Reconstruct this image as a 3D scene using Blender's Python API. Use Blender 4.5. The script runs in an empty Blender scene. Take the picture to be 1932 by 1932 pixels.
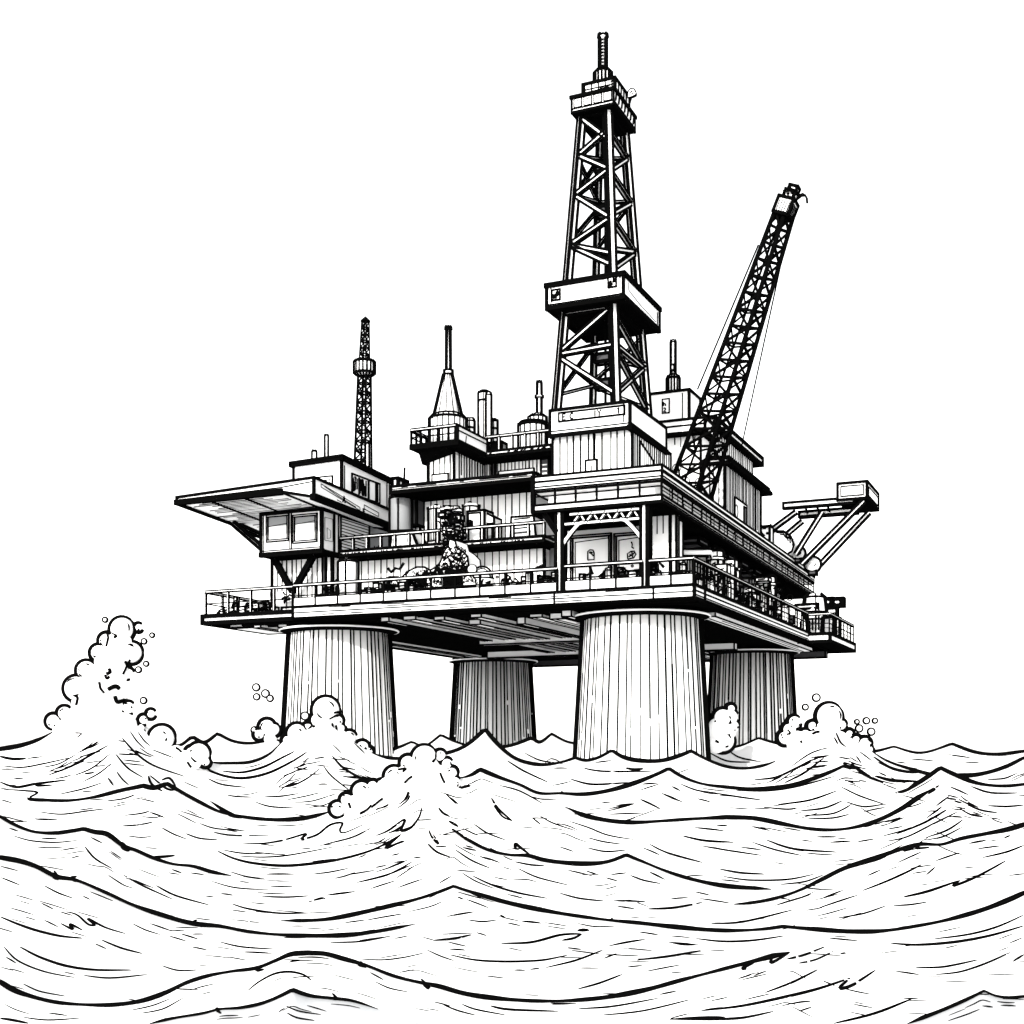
import bpy, math, random
from mathutils import Vector, Matrix
from mathutils.bvhtree import BVHTree
random.seed(7)
SC = bpy.context.scene
COL = SC.collection

# ------------------------------------------------------------------ camera
FPX, CX, HY, CAMZ = 2434.0, 966.0, 1425.0, 6.0      # focal length, centre and horizon of a 1932-wide frame
TH = math.radians(24.5); CT, ST = math.cos(TH), math.sin(TH)
OX, OY = 7.63, 54.0                                    # front corner of the platform on the sea
RIG = Matrix.Translation((OX, OY, 0)) @ Matrix.Rotation(-TH, 4, 'Z')
cam = bpy.data.objects.new('camera', bpy.data.cameras.new('camera'))
COL.objects.link(cam); SC.camera = cam
cam.location = (0, 0, CAMZ); cam.rotation_euler = (math.radians(90), 0, 0)
cam.data.sensor_width = 36; cam.data.lens = 36 * FPX / 1932; cam.data.shift_y = (HY - CX) / 1932
cam.data.clip_end = 9000; cam.data.clip_start = 0.1

def dep(x, y): return OY - x * ST + y * CT
def F(px, y):                                          # platform x of a sight line on the plane y
    k = (px - CX) / FPX
    return (k * (OY + y * CT) - OX - y * ST) / (CT + k * ST)
def S(px, x):                                          # platform y of a sight line on the plane x
    k = (px - CX) / FPX
    return (k * OY - k * x * ST - OX - x * CT) / (ST - k * CT)
def H(py, x, y): return CAMZ + (HY - py) * dep(x, y) / FPX
CAML = (-OX * CT + OY * ST, -OX * ST - OY * CT)

# ------------------------------------------------------------------ materials
def mat(name, col, rough=0.7, vary=0.04, scale=1.5, spec=0.2):
    m = bpy.data.materials.new(name); m.use_nodes = True
    nt = m.node_tree; b = nt.nodes['Principled BSDF']
    b.inputs['Roughness'].default_value = rough
    b.inputs['Specular IOR Level'].default_value = spec
    tc = nt.nodes.new('ShaderNodeTexCoord'); nz = nt.nodes.new('ShaderNodeTexNoise')
    nz.inputs['Scale'].default_value = scale; nz.inputs['Detail'].default_value = 4
    rp = nt.nodes.new('ShaderNodeValToRGB')
    rp.color_ramp.elements[0].color = tuple(c * (1 - vary) for c in col) + (1,)
    rp.color_ramp.elements[1].color = tuple(min(1, c * (1 + vary)) for c in col) + (1,)
    nt.links.new(tc.outputs['Object'], nz.inputs['Vector'])
    nt.links.new(nz.outputs['Fac'], rp.inputs['Fac'])
    nt.links.new(rp.outputs['Color'], b.inputs['Base Color'])
    return m
WHITE = mat('white_paint', (.85, .85, .85))
INK = mat('black_ink_and_shade', (.0015, .0015, .0015), 1.0, .2, 3, 0.0)  # black for ink lines, and for shade painted onto undersides
GREY = mat('grey_paint', (.2, .205, .21), .7)
WATER = mat('white_water', (.8, .8, .8), .6, .02, .4)
DARK = mat('dark_grey_paint', (.05, .05, .053), .8)
MATS = [WHITE, INK, GREY, WATER, DARK]
W, K, G, WA, D = 0, 1, 2, 3, 4

# ------------------------------------------------------------------ mesh builder
class MB:
    def __init__(s): s.v = []; s.f = []; s.m = []; s.sm = []
    def face(s, idx, m, sm=False): s.f.append(idx); s.m.append(m); s.sm.append(sm)
    def add(s, pts): b = len(s.v); s.v.extend([tuple(p) for p in pts]); return b
    def prism(s, p, q, r, m=K, ext=True):
        p, q = Vector(p), Vector(q); d = q - p
        if d.length < 1e-6: return
        if m == K: r = r * 1.28 + .004
        d.normalize()
        if ext: p = p - d * r * .8; q = q + d * r * .8
        u = d.cross(Vector((0, 0, 1)))
        if u.length < 1e-3: u = Vector((1, 0, 0))
        u.normalize(); w = d.cross(u)
        o = [u * r + w * r, -u * r + w * r, -u * r - w * r, u * r - w * r]
        b = s.add([p + a for a in o] + [q + a for a in o])
        for i in range(4): j = (i + 1) % 4; s.face((b + i, b + j, b + 4 + j, b + 4 + i), m)
        s.face((b + 3, b + 2, b + 1, b), m); s.face((b + 4, b + 5, b + 6, b + 7), m)
    def hexa(s, P, e=.05, m=W, bot=None, fm=None, edges=None):
        fm = fm or {}
        b = s.add(P)
        F_ = {'bot': (3, 2, 1, 0), 'top': (4, 5, 6, 7), 'front': (0, 1, 5, 4), 'right': (1, 2, 6, 5), 'back': (2, 3, 7, 6), 'left': (3, 0, 4, 7)}
        for k, ix in F_.items():
            s.face(tuple(b + i for i in ix), fm.get(k, bot if (k == 'bot' and bot is not None) else m))  # bot colours the underside; black there is painted-in shade
        if e:
            for a, c in ((0,1),(1,2),(2,3),(3,0),(4,5),(5,6),(6,7),(7,4),(0,4),(1,5),(2,6),(3,7)):
                s.prism(P[a], P[c], e)
    def box(s, x0, x1, y0, y1, z0, z1, e=.05, m=W, bot=None, fm=None):
        x0, x1 = min(x0, x1), max(x0, x1); y0, y1 = min(y0, y1), max(y0, y1)
        s.hexa([(x0,y0,z0),(x1,y0,z0),(x1,y1,z0),(x0,y1,z0),(x0,y0,z1),(x1,y0,z1),(x1,y1,z1),(x0,y1,z1)], e, m, bot, fm)
    def beam(s, p, q, w, e=.03, m=W):
        p, q = Vector(p), Vector(q); d = (q - p).normalized()
        u = d.cross(Vector((0, 0, 1)))
        if u.length < 1e-3: u = Vector((1, 0, 0))
        u.normalize(); t = d.cross(u)
        o = [u * w + t * w, -u * w + t * w, -u * w - t * w, u * w - t * w]
        b = s.add([p + a for a in o] + [q + a for a in o])
        for i in range(4): j = (i + 1) % 4; s.face((b + i, b + j, b + 4 + j, b + 4 + i), m)
        s.face((b + 3, b + 2, b + 1, b), m); s.face((b + 4, b + 5, b + 6, b + 7), m)
        if e:
            for a in o: s.prism(p + a, q + a, e, K, False)
    def tube(s, pts, r, m=K, n=6, closed=False, cap=True):
        P = [Vector(p) for p in pts]; N = len(P)
        if N < 2: return
        R = r if isinstance(r, (list, tuple)) else [r] * N
        b = len(s.v); pu = None
        for i in range(N):
            if closed: t = P[(i + 1) % N] - P[i - 1]
            else: t = P[min(i + 1, N - 1)] - P[max(i - 1, 0)]
            if t.length < 1e-9: t = Vector((0, 0, 1))
            t.normalize()
            if pu is None:
                u = t.cross(Vector((0, 0, 1)))
                if u.length < 1e-2: u = t.cross(Vector((0, 1, 0)))
            else:
                u = pu - t * pu.dot(t)
                if u.length < 1e-3: u = t.cross(Vector((0, 0, 1)))
            u.normalize(); pu = u; w = t.cross(u)
            for k in range(n):
                a = 2 * math.pi * k / n
                s.v.append(tuple(P[i] + (u * math.cos(a) + w * math.sin(a)) * R[i]))
        for i in range(N if closed else N - 1):
            j = (i + 1) % N
            for k in range(n):
                l = (k + 1) % n
                s.face((b + i*n + k, b + i*n + l, b + j*n + l, b + j*n + k), m, True)
        if cap and not closed:
            s.face(tuple(b + k for k in reversed(range(n))), m)
            s.face(tuple(b + (N-1)*n + k for k in range(n)), m)
    def lathe(s, cx, cy, prof, n=28, m=W, rings=(), e=.04, lines=0, lr=.02, sil=0.0, a0=0.0, topm=None, botm=None, jit=0, broken=False):
        b = len(s.v)
        for r, z in prof:
            for k in range(n):
                a = a0 + 2 * math.pi * k / n
                s.v.append((cx + r * math.cos(a), cy + r * math.sin(a), z))
        for i in range(len(prof) - 1):
            for k in range(n):
                l = (k + 1) % n
                s.face((b+i*n+k, b+i*n+l, b+(i+1)*n+l, b+(i+1)*n+k), m, n > 12)
        s.face(tuple(b + k for k in reversed(range(n))), m if botm is None else botm)
        s.face(tuple(b + (len(prof)-1)*n + k for k in range(n)), m if topm is None else topm)
        if sil and sil < .1 and prof[-1][0] < .25: rings = tuple(rings) + (len(prof) - 2, len(prof) - 1)
        for i in rings:
            r, z = prof[i]
            s.tube([(cx + r*math.cos(a0+2*math.pi*k/n), cy + r*math.sin(a0+2*math.pi*k/n), z) for k in range(n)], e * 1.4, K, 5, True)
        for k in range(lines):
            a = 2 * math.pi * (k + random.uniform(-jit, jit)) / lines
            P = [(cx + (r+.004)*math.cos(a), cy + (r+.004)*math.sin(a), z) for r, z in prof]
            if broken:
                lo, hi = Vector(P[0]), Vector(P[-1]); t = 1.0
                while t > 0:
                    L = random.uniform(.15, .55); g = random.choice([0, 0, .008, .02])
                    s.prism(lo.lerp(hi, max(0, t - L)), lo.lerp(hi, t), lr * random.uniform(.7, 1.25), K, False); t -= L + g
            else:
                for i in range(len(P) - 1): s.prism(P[i], P[i+1], lr, K, False)
        if sil:
            va = math.atan2(CAML[1] - cy, CAML[0] - cx)
            dist = math.hypot(CAML[1] - cy, CAML[0] - cx)
            for sg in (-1, 1):
                P = []
                for r, z in prof:
                    a = va + sg * math.acos(min(.9, r / dist)); o = r + (sil * .7 if sil < .1 else 0); P.append((cx + o*math.cos(a), cy + o*math.sin(a), z))
                s.tube(P, sil * 1.75, K, 6)
    def vlines(s, p0, p1, z0, z1, step, r=.018, off=(0, 0), jit=.12, z0b=None, z1b=None):
        p0, p1 = Vector(p0 + (0,)), Vector(p1 + (0,)); L = (p1 - p0).length; n = max(2, int(L / step))
        for i in range(1, n):
            t = (i + random.uniform(-jit, jit)) / n; p = p0.lerp(p1, t)
            za = z0 + ((z0b - z0) * t if z0b is not None else 0); zb = z1 + ((z1b - z1) * t if z1b is not None else 0)
            if random.random() < .2: za += (zb - za) * random.uniform(.05, .5)
            s.prism((p.x + off[0], p.y + off[1], za), (p.x + off[0], p.y + off[1], zb), r * random.uniform(.7, 1.25), K, False)
    def sphere(s, c, r, m=W, nu=20, nv=12, sq=(1, 1, 1)):
        b = len(s.v); c = Vector(c)
        s.v.append((c.x, c.y, c.z + r * sq[2]))
        for i in range(1, nv):
            a = math.pi * i / nv
            for k in range(nu):
                t = 2 * math.pi * k / nu
                s.v.append((c.x + r*sq[0]*math.sin(a)*math.cos(t), c.y + r*sq[1]*math.sin(a)*math.sin(t), c.z + r*sq[2]*math.cos(a)))
        s.v.append((c.x, c.y, c.z - r * sq[2])); e = len(s.v) - 1
        for k in range(nu):
            l = (k + 1) % nu
            s.face((b, b+1+k, b+1+l), m, True); s.face((e, b+1+(nv-2)*nu+l, b+1+(nv-2)*nu+k), m, True)
        for i in range(nv - 2):
            for k in range(nu):
                l = (k + 1) % nu
                s.face((b+1+i*nu+k, b+1+(i+1)*nu+k, b+1+(i+1)*nu+l, b+1+i*nu+l), m, True)
    def mesh(s, name, base=(0, 0, 0)):
        me = bpy.data.meshes.new(name)
        me.from_pydata([(x-base[0], y-base[1], z-base[2]) for x, y, z in s.v], [], s.f)
        used = sorted(set(s.m)); rm = {o: i for i, o in enumerate(used)}
        for o in used: me.materials.append(MATS[o])
        me.polygons.foreach_set('material_index', [rm[a] for a in s.m])
        me.polygons.foreach_set('use_smooth', s.sm)
        me.update(); return me

def tag(o, label=None, cat=None, group=None, kind=None):
    for k, v in (('label', label), ('category', cat), ('group', group), ('kind', kind)):
        if v: o[k] = v
def thing(name, label, cat, base, group=None, world=False):
    o = bpy.data.objects.new(name, None); COL.objects.link(o); o.empty_display_size = .3
    o.matrix_world = (Matrix() if world else RIG) @ Matrix.Translation(base)
    o['bx'], o['by'], o['bz'] = base
    tag(o, label, cat, group); return o
def base_of(o): return (o['bx'], o['by'], o['bz'])
def part(mb, name, parent, label=None):
    b = base_of(parent); o = bpy.data.objects.new(name, mb.mesh(name, b)); COL.objects.link(o)
    o.parent = parent; o['bx'], o['by'], o['bz'] = b
    if label: o['label'] = label
    return o
def solo(mb, name, label, cat, base, group=None, world=False):
    o = bpy.data.objects.new(name, mb.mesh(name, base)); COL.objects.link(o)
    o.matrix_world = (Matrix() if world else RIG) @ Matrix.Translation(base)
    tag(o, label, cat, group); return o

# ================================================================== PLATFORM
ZD, ZB = 13.15, 12.6           # lower deck top and underside
ZU0, ZU1 = 16.75, 18.3         # upper deck soffit and roof level
XU, XL = -1.41, -7.35          # upper deck right edge and left edge
YB = 31.0
plat = thing('oil_platform', 'offshore oil platform with stacked decks on four ribbed round columns in the sea', 'oil platform', (-11, 15, 0))

m = MB()
m.box(-20, 0, 0, 1.5, ZB, ZD, .05, W, K)
m.box(-24, 0, 1.5, YB, ZB + .004, ZD - .004, .055, W, K)
m.prism((-20, 0, ZB), (0, 0, ZB), .05); m.prism((0, 0, ZB), (0, YB, ZB), .055)
zz = (ZB + ZD) / 2
m.prism((-20, -.01, zz), (0, -.01, zz), .018); m.prism((.01, 0, zz + .05), (.01, YB, zz + .05), .022); m.prism((.01, 0, zz - .12), (.01, YB, zz - .12), .016)
for i in range(26):                                                   # weld seams and scuffs along the edge plate
    x = random.uniform(-19.5, -.5); z = random.choice([zz + .1, zz + .18, zz - .14]); L = random.uniform(.3, 1.4)
    m.prism((x, -.01, z), (min(0, x + L), -.01, z + random.uniform(-.02, .02)), random.uniform(.008, .018), K, False)
for x in (F(1046, 0), F(1233, 0)): m.prism((x, -.01, ZB), (x, -.01, ZD), .03)
part(m, 'lower_deck', plat)

# beams under the deck, along its depth
bm_x = [-23.2, -21.9, -15.6, -14.3, -13.1, -12.2, -10.9, -9.7, -8.5, -7.4, -6.6, -1.0]
for i, x in enumerate(bm_x):
    m = MB(); a = random.uniform(1.2, 4.5) if x < -3 else 5.5; b = random.uniform(24, 30.5)
    w = random.uniform(.2, .42); h = random.uniform(.16, .34)
    m.box(x - w, x + w, a, b, ZB - h, ZB - .003, .022, W)
    m.prism((x - w * .3, a, ZB - h - .003), (x - w * .3, b, ZB - h - .003), .018)
    m.prism((x + w * .4, a + 2, ZB - h - .003), (x + w * .4, b - 3, ZB - h - .003), .012)
    part(m, 'underdeck_beam', plat)
for y, x0, x1 in ((13.0, -16.2, -6.4), (22, -20, -4), (30.2, -23.6, -.3)):
    m = MB(); m.box(x0, x1, y - .3, y + .3, ZB - .42, ZB - .003, .03, D if y > 30 else W); part(m, 'underdeck_beam', plat)

# columns
cols = [(F(1210, 4.3), 4.3, 2.62, 2.97, 50, .022), (F(640, 4.3), 4.3, 2.5, 2.85, 54, .022), (F(930, 27), 27, 2.5, 2.85, 66, .03), (F(1418, 27), 27, 2.38, 2.7, 66, .03)]
for x, y, r0, r1, nl, lr in cols:
    m = MB(); rb = r1 + (r1 - r0) / 6.2 * 8.5
    m.lathe(x, y, [(rb, -2.5), (r0, 12.25)], 64, W, (), .05, nl, lr, .13, 0, None, None, .3, True)
    c = part(m, 'column', plat)
    m = MB(); m.lathe(x, y, [(r0 + .12, 12.2), (r0 + .5, 12.32), (r0 + .5, 12.42), (r0 + .2, ZB - .003)], 64, K, (), .05)
    m.tube([(x + (r0+.52)*math.cos(t*math.pi/32), y + (r0+.52)*math.sin(t*math.pi/32), 12.37) for t in range(64)], .05, W, 6, True)
    part(m, 'collar', c)

# left and right balconies of the lower deck
def post_mesh(x, y, z0, z1, r=.035):
    m = MB(); m.prism((x, y, z0), (x, y, z1), r, K, False); m.prism((x - r*.2, y - r - .001, z0), (x - r*.2, y - r - .001, z1), r * .35, W, False); return m
TILT = .016
def tilt(mb): mb.v = [(x, y, z - TILT * max(0, y)) for x, y, z in mb.v]; return mb
def railing(parent, pts, z, h=1.05, step=1.35, panel=True, mid=True, r=.036, grid=0, name='railing', white=.055, tl=False):
    m = MB()
    for (x0, y0), (x1, y1) in zip(pts[:-1], pts[1:]):
        m.beam((x0, y0, z + h), (x1, y1, z + h), white, .022)
        if mid: m.prism((x0, y0, z + h * .52), (x1, y1, z + h * .52), .02)
        if panel:
            dx, dy = x1 - x0, y1 - y0; L = math.hypot(dx, dy); nx, ny = -dy / L * .03, dx / L * .03
            m.hexa([(x0-nx,y0-ny,z+.03),(x1-nx,y1-ny,z+.03),(x1+nx,y1+ny,z+.03),(x0+nx,y0+ny,z+.03),(x0-nx,y0-ny,z+h*.42),(x1-nx,y1-ny,z+h*.42),(x1+nx,y1+ny,z+h*.42),(x0+nx,y0+ny,z+h*.42)], .016)
        if grid:
            L = math.hypot(x1 - x0, y1 - y0); n = int(L / grid)
            for i in range(1, n):
                t = (i + random.uniform(-.3, .3)) / n; u = t + random.choice([0, 0, 0, .4, -.4]) / n
                m.prism((x0+(x1-x0)*t, y0+(y1-y0)*t, z + .05), (x0+(x1-x0)*u, y0+(y1-y0)*u, z + h), .009, K, False)
            for q in (.3, .75):
                m.prism((x0, y0, z + h * q), (x1, y1, z + h * q), .008)
    if tl: tilt(m)
    rl = part(m, name, parent)
    for (x0, y0), (x1, y1) in zip(pts[:-1], pts[1:]):
        L = math.hypot(x1 - x0, y1 - y0); n = max(1, round(L / step))
        for i in range(n + 1):
            t = i / n
            pm = post_mesh(x0 + (x1 - x0) * t, y0 + (y1 - y0) * t, z, z + h, r)
            part(tilt(pm) if tl else pm, 'post', rl)
    return rl

m = MB(); m.box(-26.3, -20.02, 1.2, 6.9, ZB + .15, ZD - .05, .08, W, K)
m.box(-25.4, -22.0, 2.2, 5.6, ZB - .05, ZB + .146, .04, W)
part(m, 'balcony', plat)
railing(plat, [(-26.2, 6.8), (-26.2, 1.3), (-20.6, 1.3)], ZD - .05, 1.25, 1.25, False, True, .045, 0)
m = MB(); m.box(-4, 1.25, 23.2, 31.4, ZB + .004, ZD - .1, .07, W, K); part(m, 'balcony', plat)
railing(plat, [(0, 23.25), (1.2, 23.25), (1.2, 31.3)], ZD - .1, 1.15, 1.2, False, True, .025, .7)
railing(plat, [(-20, .05), (F(1051, .05), .05)], ZD, 1.05, 1.2)
railing(plat, [(F(1066, .05), .05), (F(1212, .05), .05)], ZD, 1.12, 1.15)
railing(plat, [(F(1225, .05), .05), (-.05, .05)], ZD, 1.12, 1.0)
railing(plat, [(-.05, .05), (-.05, 23.2)], ZD, 1.1, 1.6, False, True, .022, 1.1)

# upper deck over the front corner, with its gallery
m = MB()
m.box(XL, XU, 0, 32, ZU0, ZU0 + .28, .035, W, K)
m.box(XL + .01, XU - .01, 0.01, 31.9, 17.62, ZU1, .035, W)
m.box(XL + .5, XU - .5, .55, 31, ZU0 + .285, 17.615, 0, W)
m.prism((XL, -.02, 18.06), (XU, -.02, 18.06), .03); m.prism((XU + .02, 0, 18.05), (XU + .02, 32, 18.05), .04)
m.prism((XU + .01, 0, ZU0 + .15), (XU + .01, 32, ZU0 + .15), .022)
m.prism((XU, 0, ZU0), (XU, 32, ZU0), .05); m.prism((XL, 0, ZU0), (XU, 0, ZU0), .05)
m.prism((XL, 0, ZU0), (XL, 0, ZU1), .07)
part(tilt(m), 'upper_deck', plat)
railing(plat, [(XL + .05, .03), (XU - .03, .03)], ZU0 + .28, .74, 1.0, False, True, .03)
railing(plat, [(XU - .03, .03), (XU - .03, 31.9)], ZU0 + .28, .74, 1.5, False, True, .022, 1.1, tl=True)
for px in (1057.5, 1217.5):
    m = MB(); x = F(px, .3); m.box(x - .16, x + .16, .2, .5, ZD, ZU0, .05); m.prism((x + .05, .195, ZD), (x + .05, .195, ZU0), .015); part(m, 'deck_post', plat)
# arched porch truss between the posts
m = MB(); xa, xb = F(1064, .3), F(1211, .3)
za, zb = H(966, (xa+xb)/2, .3), H(984, (xa+xb)/2, .3)
m.beam((xa + .3, .3, za), (xb, .3, za), .075, .018); m.beam((xa, .3, zb), (xb, .3, zb), .075, .018)
for i in range(5):
    t0, t1 = .12 + i * .17, .12 + (i + .55) * .17
    m.beam((xa+(xb-xa)*t0, .29, zb), (xa+(xb-xa)*t1, .29, za), .055, .012)
    m.beam((xa+(xb-xa)*t1, .31, za), (xa+(xb-xa)*(t0+.17), .31, zb), .05, .012)
part(m, 'porch_truss', plat)
for x0, sg in ((xa, 1), (xb, -1)):
    m = MB(); P = [(x0 + sg * .02, .3, zb - .85), (x0 + sg * .12, .3, zb - .68), (x0 + sg * .45, .3, zb - .3), (x0 + sg * .72, .3, zb - .04), (x0 + sg * .95, .3, zb + .02)]
    m.tube(P, .12, K, 8); m.tube([(a, b - .08, c) for a, b, c in P], .075, W, 8); part(m, 'porch_brace', plat)
m = MB(); m.beam((XL + .4, .3, ZU0), (F(1052, .3), .3, ZU0 - .95), .05, .06, D); part(m, 'porch_brace', plat)

# side gallery over the machinery, and roof slab of the middle block
gx0, gx1 = F(640, 3), F(1026, 3)
m = MB(); m.box(gx0, gx1, 3, 5.6, 16.0, 16.22, .05, W, K); m.prism((gx0, 3, 16.0), (gx1, 3, 16.0), .06)
for i in range(60):
    x = random.uniform(gx0, gx1 - 1); m.prism((x, 2.99, 16.1), (x + random.uniform(.02, .1), 2.99, 16.1), .018, K, False)
part(m, 'gallery', plat)
railing(plat, [(gx0, 3.05), (gx1, 3.05)], 16.22, .66, .8, False, False, .05)

# ================================================================== BUILDINGS
def window(parent, x0, x1, z0, z1, y, blind=.4, e=.03):
    m = MB(); t = .09
    for a in ((x0, x1, z0, z0 + t), (x0, x1, z1 - t, z1)): m.box(a[0], a[1], y - .06, y, a[2], a[3], e * .7)
    for a in ((x0, x0 + t), (x1 - t, x1)): m.box(a[0], a[1], y - .06, y, z0 + t, z1 - t, e * .7)
    w = part(m, 'window', parent)
    m = MB(); zs = z1 - t - (z1 - z0 - 2*t) * blind
    m.box(x0 + t, x1 - t, y - .012, y, z0 + t, zs, 0, W); m.box(x0 + t, x1 - t, y - .02, y, zs, z1 - t, 0, G)
    m.prism((x0 + t, y - .022, zs), (x1 - t, y - .022, zs + .1), .01, K, False)
    part(m, 'pane', w); return w
def door(parent, x0, x1, y, z0, z1, e=.03, emblem=None):
    m = MB(); t = .1
    m.box(x0, x0 + t, y - .08, y, z0, z1, e * .6); m.box(x1 - t, x1, y - .08, y, z0, z1, e * .6); m.box(x0, x1, y - .085, y, z1, z1 + t, e * .6)
    m.box(x0 + t, x1 - t, y - .03, y, z0, z1 - .002, e * .6)
    m.prism((x0 + t*2.2, y - .035, z0), (x0 + t*2.2, y - .035, z1 - .2), .014); m.prism((x0 + t*2.2, y - .035, z1 - .2), (x1 - t*1.6, y - .035, z1 - .1), .014)
    if emblem:
        xc, zc = (x0 + x1) / 2, z0 + (z1 - z0) * .74
        for st in emblem: m.tube([(xc + a, y - .05, zc + b) for a, b in st], .036, K, 5)
    return part(m, 'door', parent)

# ---- lower storey behind the front walkway
h1 = thing('deck_house', 'long ribbed white lower storey house behind the machinery on the lower deck', 'deck house', (-14, 6, ZD))
lx0, lx1 = F(632, 4.6), F(1027, 4.6)
m = MB(); m.box(lx0, lx1, 4.6, 9, ZD, 15.99, .05); m.vlines((lx0, 4.59), (lx1, 4.59), ZD, 15.99, .38, .016)
part(m, 'wall', h1)
m = MB(); x0 = F(1029, 5.2); m.box(x0, F(1047, 5.2), 5.2, 6.4, ZD, 16.6, .03, G); part(m, 'grey_panel', h1, 'flat grey end panel')
# ---- porch room behind the doors
h2 = thing('porch_room', 'white room with two framed doors behind the arched porch of the front corner', 'deck house', (-5, 7, ZD))
px0, px1 = F(1060, 4.8), F(1232, 4.8)
m = MB(); m.box(px0 - .2, -3.2, 4.8, 30, ZD, ZU0 - .004, .04)
m.vlines((-3.19, 5), (-3.19, 30), ZD, ZU0, .45, .03)
part(m, 'wall', h2)
door(h2, F(1078, 4.8), F(1154, 4.8), 4.79, ZD, H(1014, F(1110, 4.8), 4.8), .045,
     [[(-.16,-.25),(-.16,.15),(-.05,.22),(.1,.2),(.16,.05),(.16,-.25),(-.16,-.25)],[(-.08,.1),(0,.04),(.08,.1),(0,.12),(-.08,.1)],[(.02,.04),(.12,-.08)]])
door(h2, F(1160, 4.8), F(1226, 4.8), 4.79, ZD, H(1010, F(1190, 4.8), 4.8), .045,
     [[(-.02,.5),(.03,.35),(0,.25),(.1,.18)],[(-.2,-.3),(-.22,-.05),(-.05,.05),(.12,.05),(.2,-.1),(.1,-.25),(-.2,-.3)],[(-.1,-.08),(0,-.16),(.1,-.06)],[(-.15,-.2),(.15,-.02)],[(0,.05),(.05,-.25)]])
m = MB(); bx0, bx1 = F(1229, 2.9), F(1264, 2.9)
m.box(bx0, bx1, 2.9, 4.78, ZD, ZU0 - .006, .04);
m.vlines((bx0, 2.89), (bx1, 2.89), 15.9, ZU0, .28, .014); m.box(bx1 + .04, bx1 + .3, 2.9, 3.2, ZD, ZU0 - .006, .04)
part(m, 'pilaster', h2)

# ---- upper storey
h3 = thing('deck_house', 'ribbed white upper storey house above the side gallery beside the corner deck', 'deck house', (-13, 7, 16.22))
ux0, ux1 = F(800, 5.4), F(1008, 5.4)
m = MB(); m.box(ux0, ux1, 5.4, 14, 16.22, 18.9, .04); m.vlines((ux0, 5.39), (ux1, 5.39), 16.22, 18.9, .36, .018)
part(m, 'wall', h3)
m = MB(); rx0, rx1 = F(738, 3), F(1007, 3)
m.box(rx0, rx1, 3, 16, 18.92, 19.22, .05, W, K); m.prism((rx0, 3, 18.92), (rx1, 3, 18.92), .07); m.prism((rx0, 2.99, 19.08), (rx1, 2.99, 19.08), .014)
for i in range(12):
    x = random.uniform(rx0, rx1 - 1); m.prism((x, 2.99, 19.14), (x + random.uniform(.2, .8), 2.99, 19.14), .012, K, False)
part(m, 'roof', h3)
m = MB(); x0 = F(776, 5); m.box(x0, ux0, 5, 9, 16.22, 17.55, .04); m.vlines((x0, 4.99), (ux0, 4.99), 16.22, 17.5, .22, .018)
m.box(F(772, 4.6), ux0, 4.6, 8, 17.56, 18.9, .05, D); m.vlines((F(772, 4.6), 4.59), (ux0, 4.59), 17.6, 18.9, .2, .02, (0, 0))
part(m, 'side_wall', h3)
m = MB()
for a, b in ((F(741, 6), F(751, 6)),): m.box(a, b, 6, 7, 19.22, 20.35, .06)
m.prism((F(756, 6), 6.3, 19.22), (F(758, 6), 6.3, 20.9), .03); m.prism((F(756, 6), 6.3, 20.1), (F(800, 6), 6.3, 19.3), .06); m.box(F(752, 6), F(758, 6), 6.1, 6.6, 19.22, 20.2, .03, G)
part(m, 'roof_vent', h3)

# ---- control cabin under the canopy
cab = thing('control_cabin', 'white control cabin with two big square windows and grey blinds under the canopy', 'cabin', (-21, 4, 16))
kx0, kx1 = F(493, 1.5), F(607, 1.5); kz0, kz1 = 16.05, 18.1
m = MB(); m.box(kx0, kx1, 1.5, 9, kz0, kz1, .06, W, K)
m.prism((kx0, 1.5, kz0), (kx1, 1.5, kz0), .09); m.prism((kx1, 1.5, kz0), (kx1, 3, kz0), .07)
m.prism((kx0, 1.49, kz0 + .2), (kx1, 1.49, kz0 + .2), .018); m.prism((kx0 + .14, 1.49, kz0), (kx0 + .14, 1.49, kz1), .015)
m.prism((F(550, 1.5), 1.49, kz0 + .2), (F(550, 1.5), 1.49, kz1), .025); m.prism((F(546, 1.5), 1.49, kz0 + .2), (F(546, 1.5), 1.49, kz1), .015)
part(m, 'wall', cab)
window(cab, F(504, 1.5), F(546, 1.5), H(1024, kx0, 1.5), H(974, kx0, 1.5), 1.49, .42)
window(cab, F(554, 1.5), F(599, 1.5), H(1021, kx1, 1.5), H(968, kx1, 1.5), 1.49, .3)
m = MB(); y0, y1 = S(613, kx1 + .02), S(628, kx1 + .02)
zt, zb_ = kz1 - .35, kz0 + .55
m.tube([(kx1 + .02, y0, zb_), (kx1 + .02, y0, zt), (kx1 + .02, y1, zt), (kx1 + .02, y1, zb_ + .05)], .02, K, 4, True)
m.tube([(kx1 + .02, y0 + .2, zb_ + .1), (kx1 + .02, y0 + .2, zt - .5), (kx1 + .02, y1 - .2, zt - .6), (kx1 + .02, y1 - .2, zb_ + .2)], .014, K, 4, True)
m.box(kx1 - .02, kx1 + .06, S(629, kx1), S(636, kx1), kz0, kz1, .03)
part(m, 'side_window', cab)
m = MB(); y0, y1 = S(643, kx1 + .03), S(695, kx1 + .03)
m.box(kx1, kx1 + .05, y0, y1, kz0 + .2, kz1 - .1, .02)
for i in range(11): z = kz0 + .3 + i * .155; m.prism((kx1 + .055, y0, z), (kx1 + .055, y1, z), .013, K, False)
part(m, 'roller_shutter', cab)
m = MB(); m.box(kx1, kx1 + .04, y1 + .1, 9, kz0 + .2, kz1 - .1, .02, G)
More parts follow.
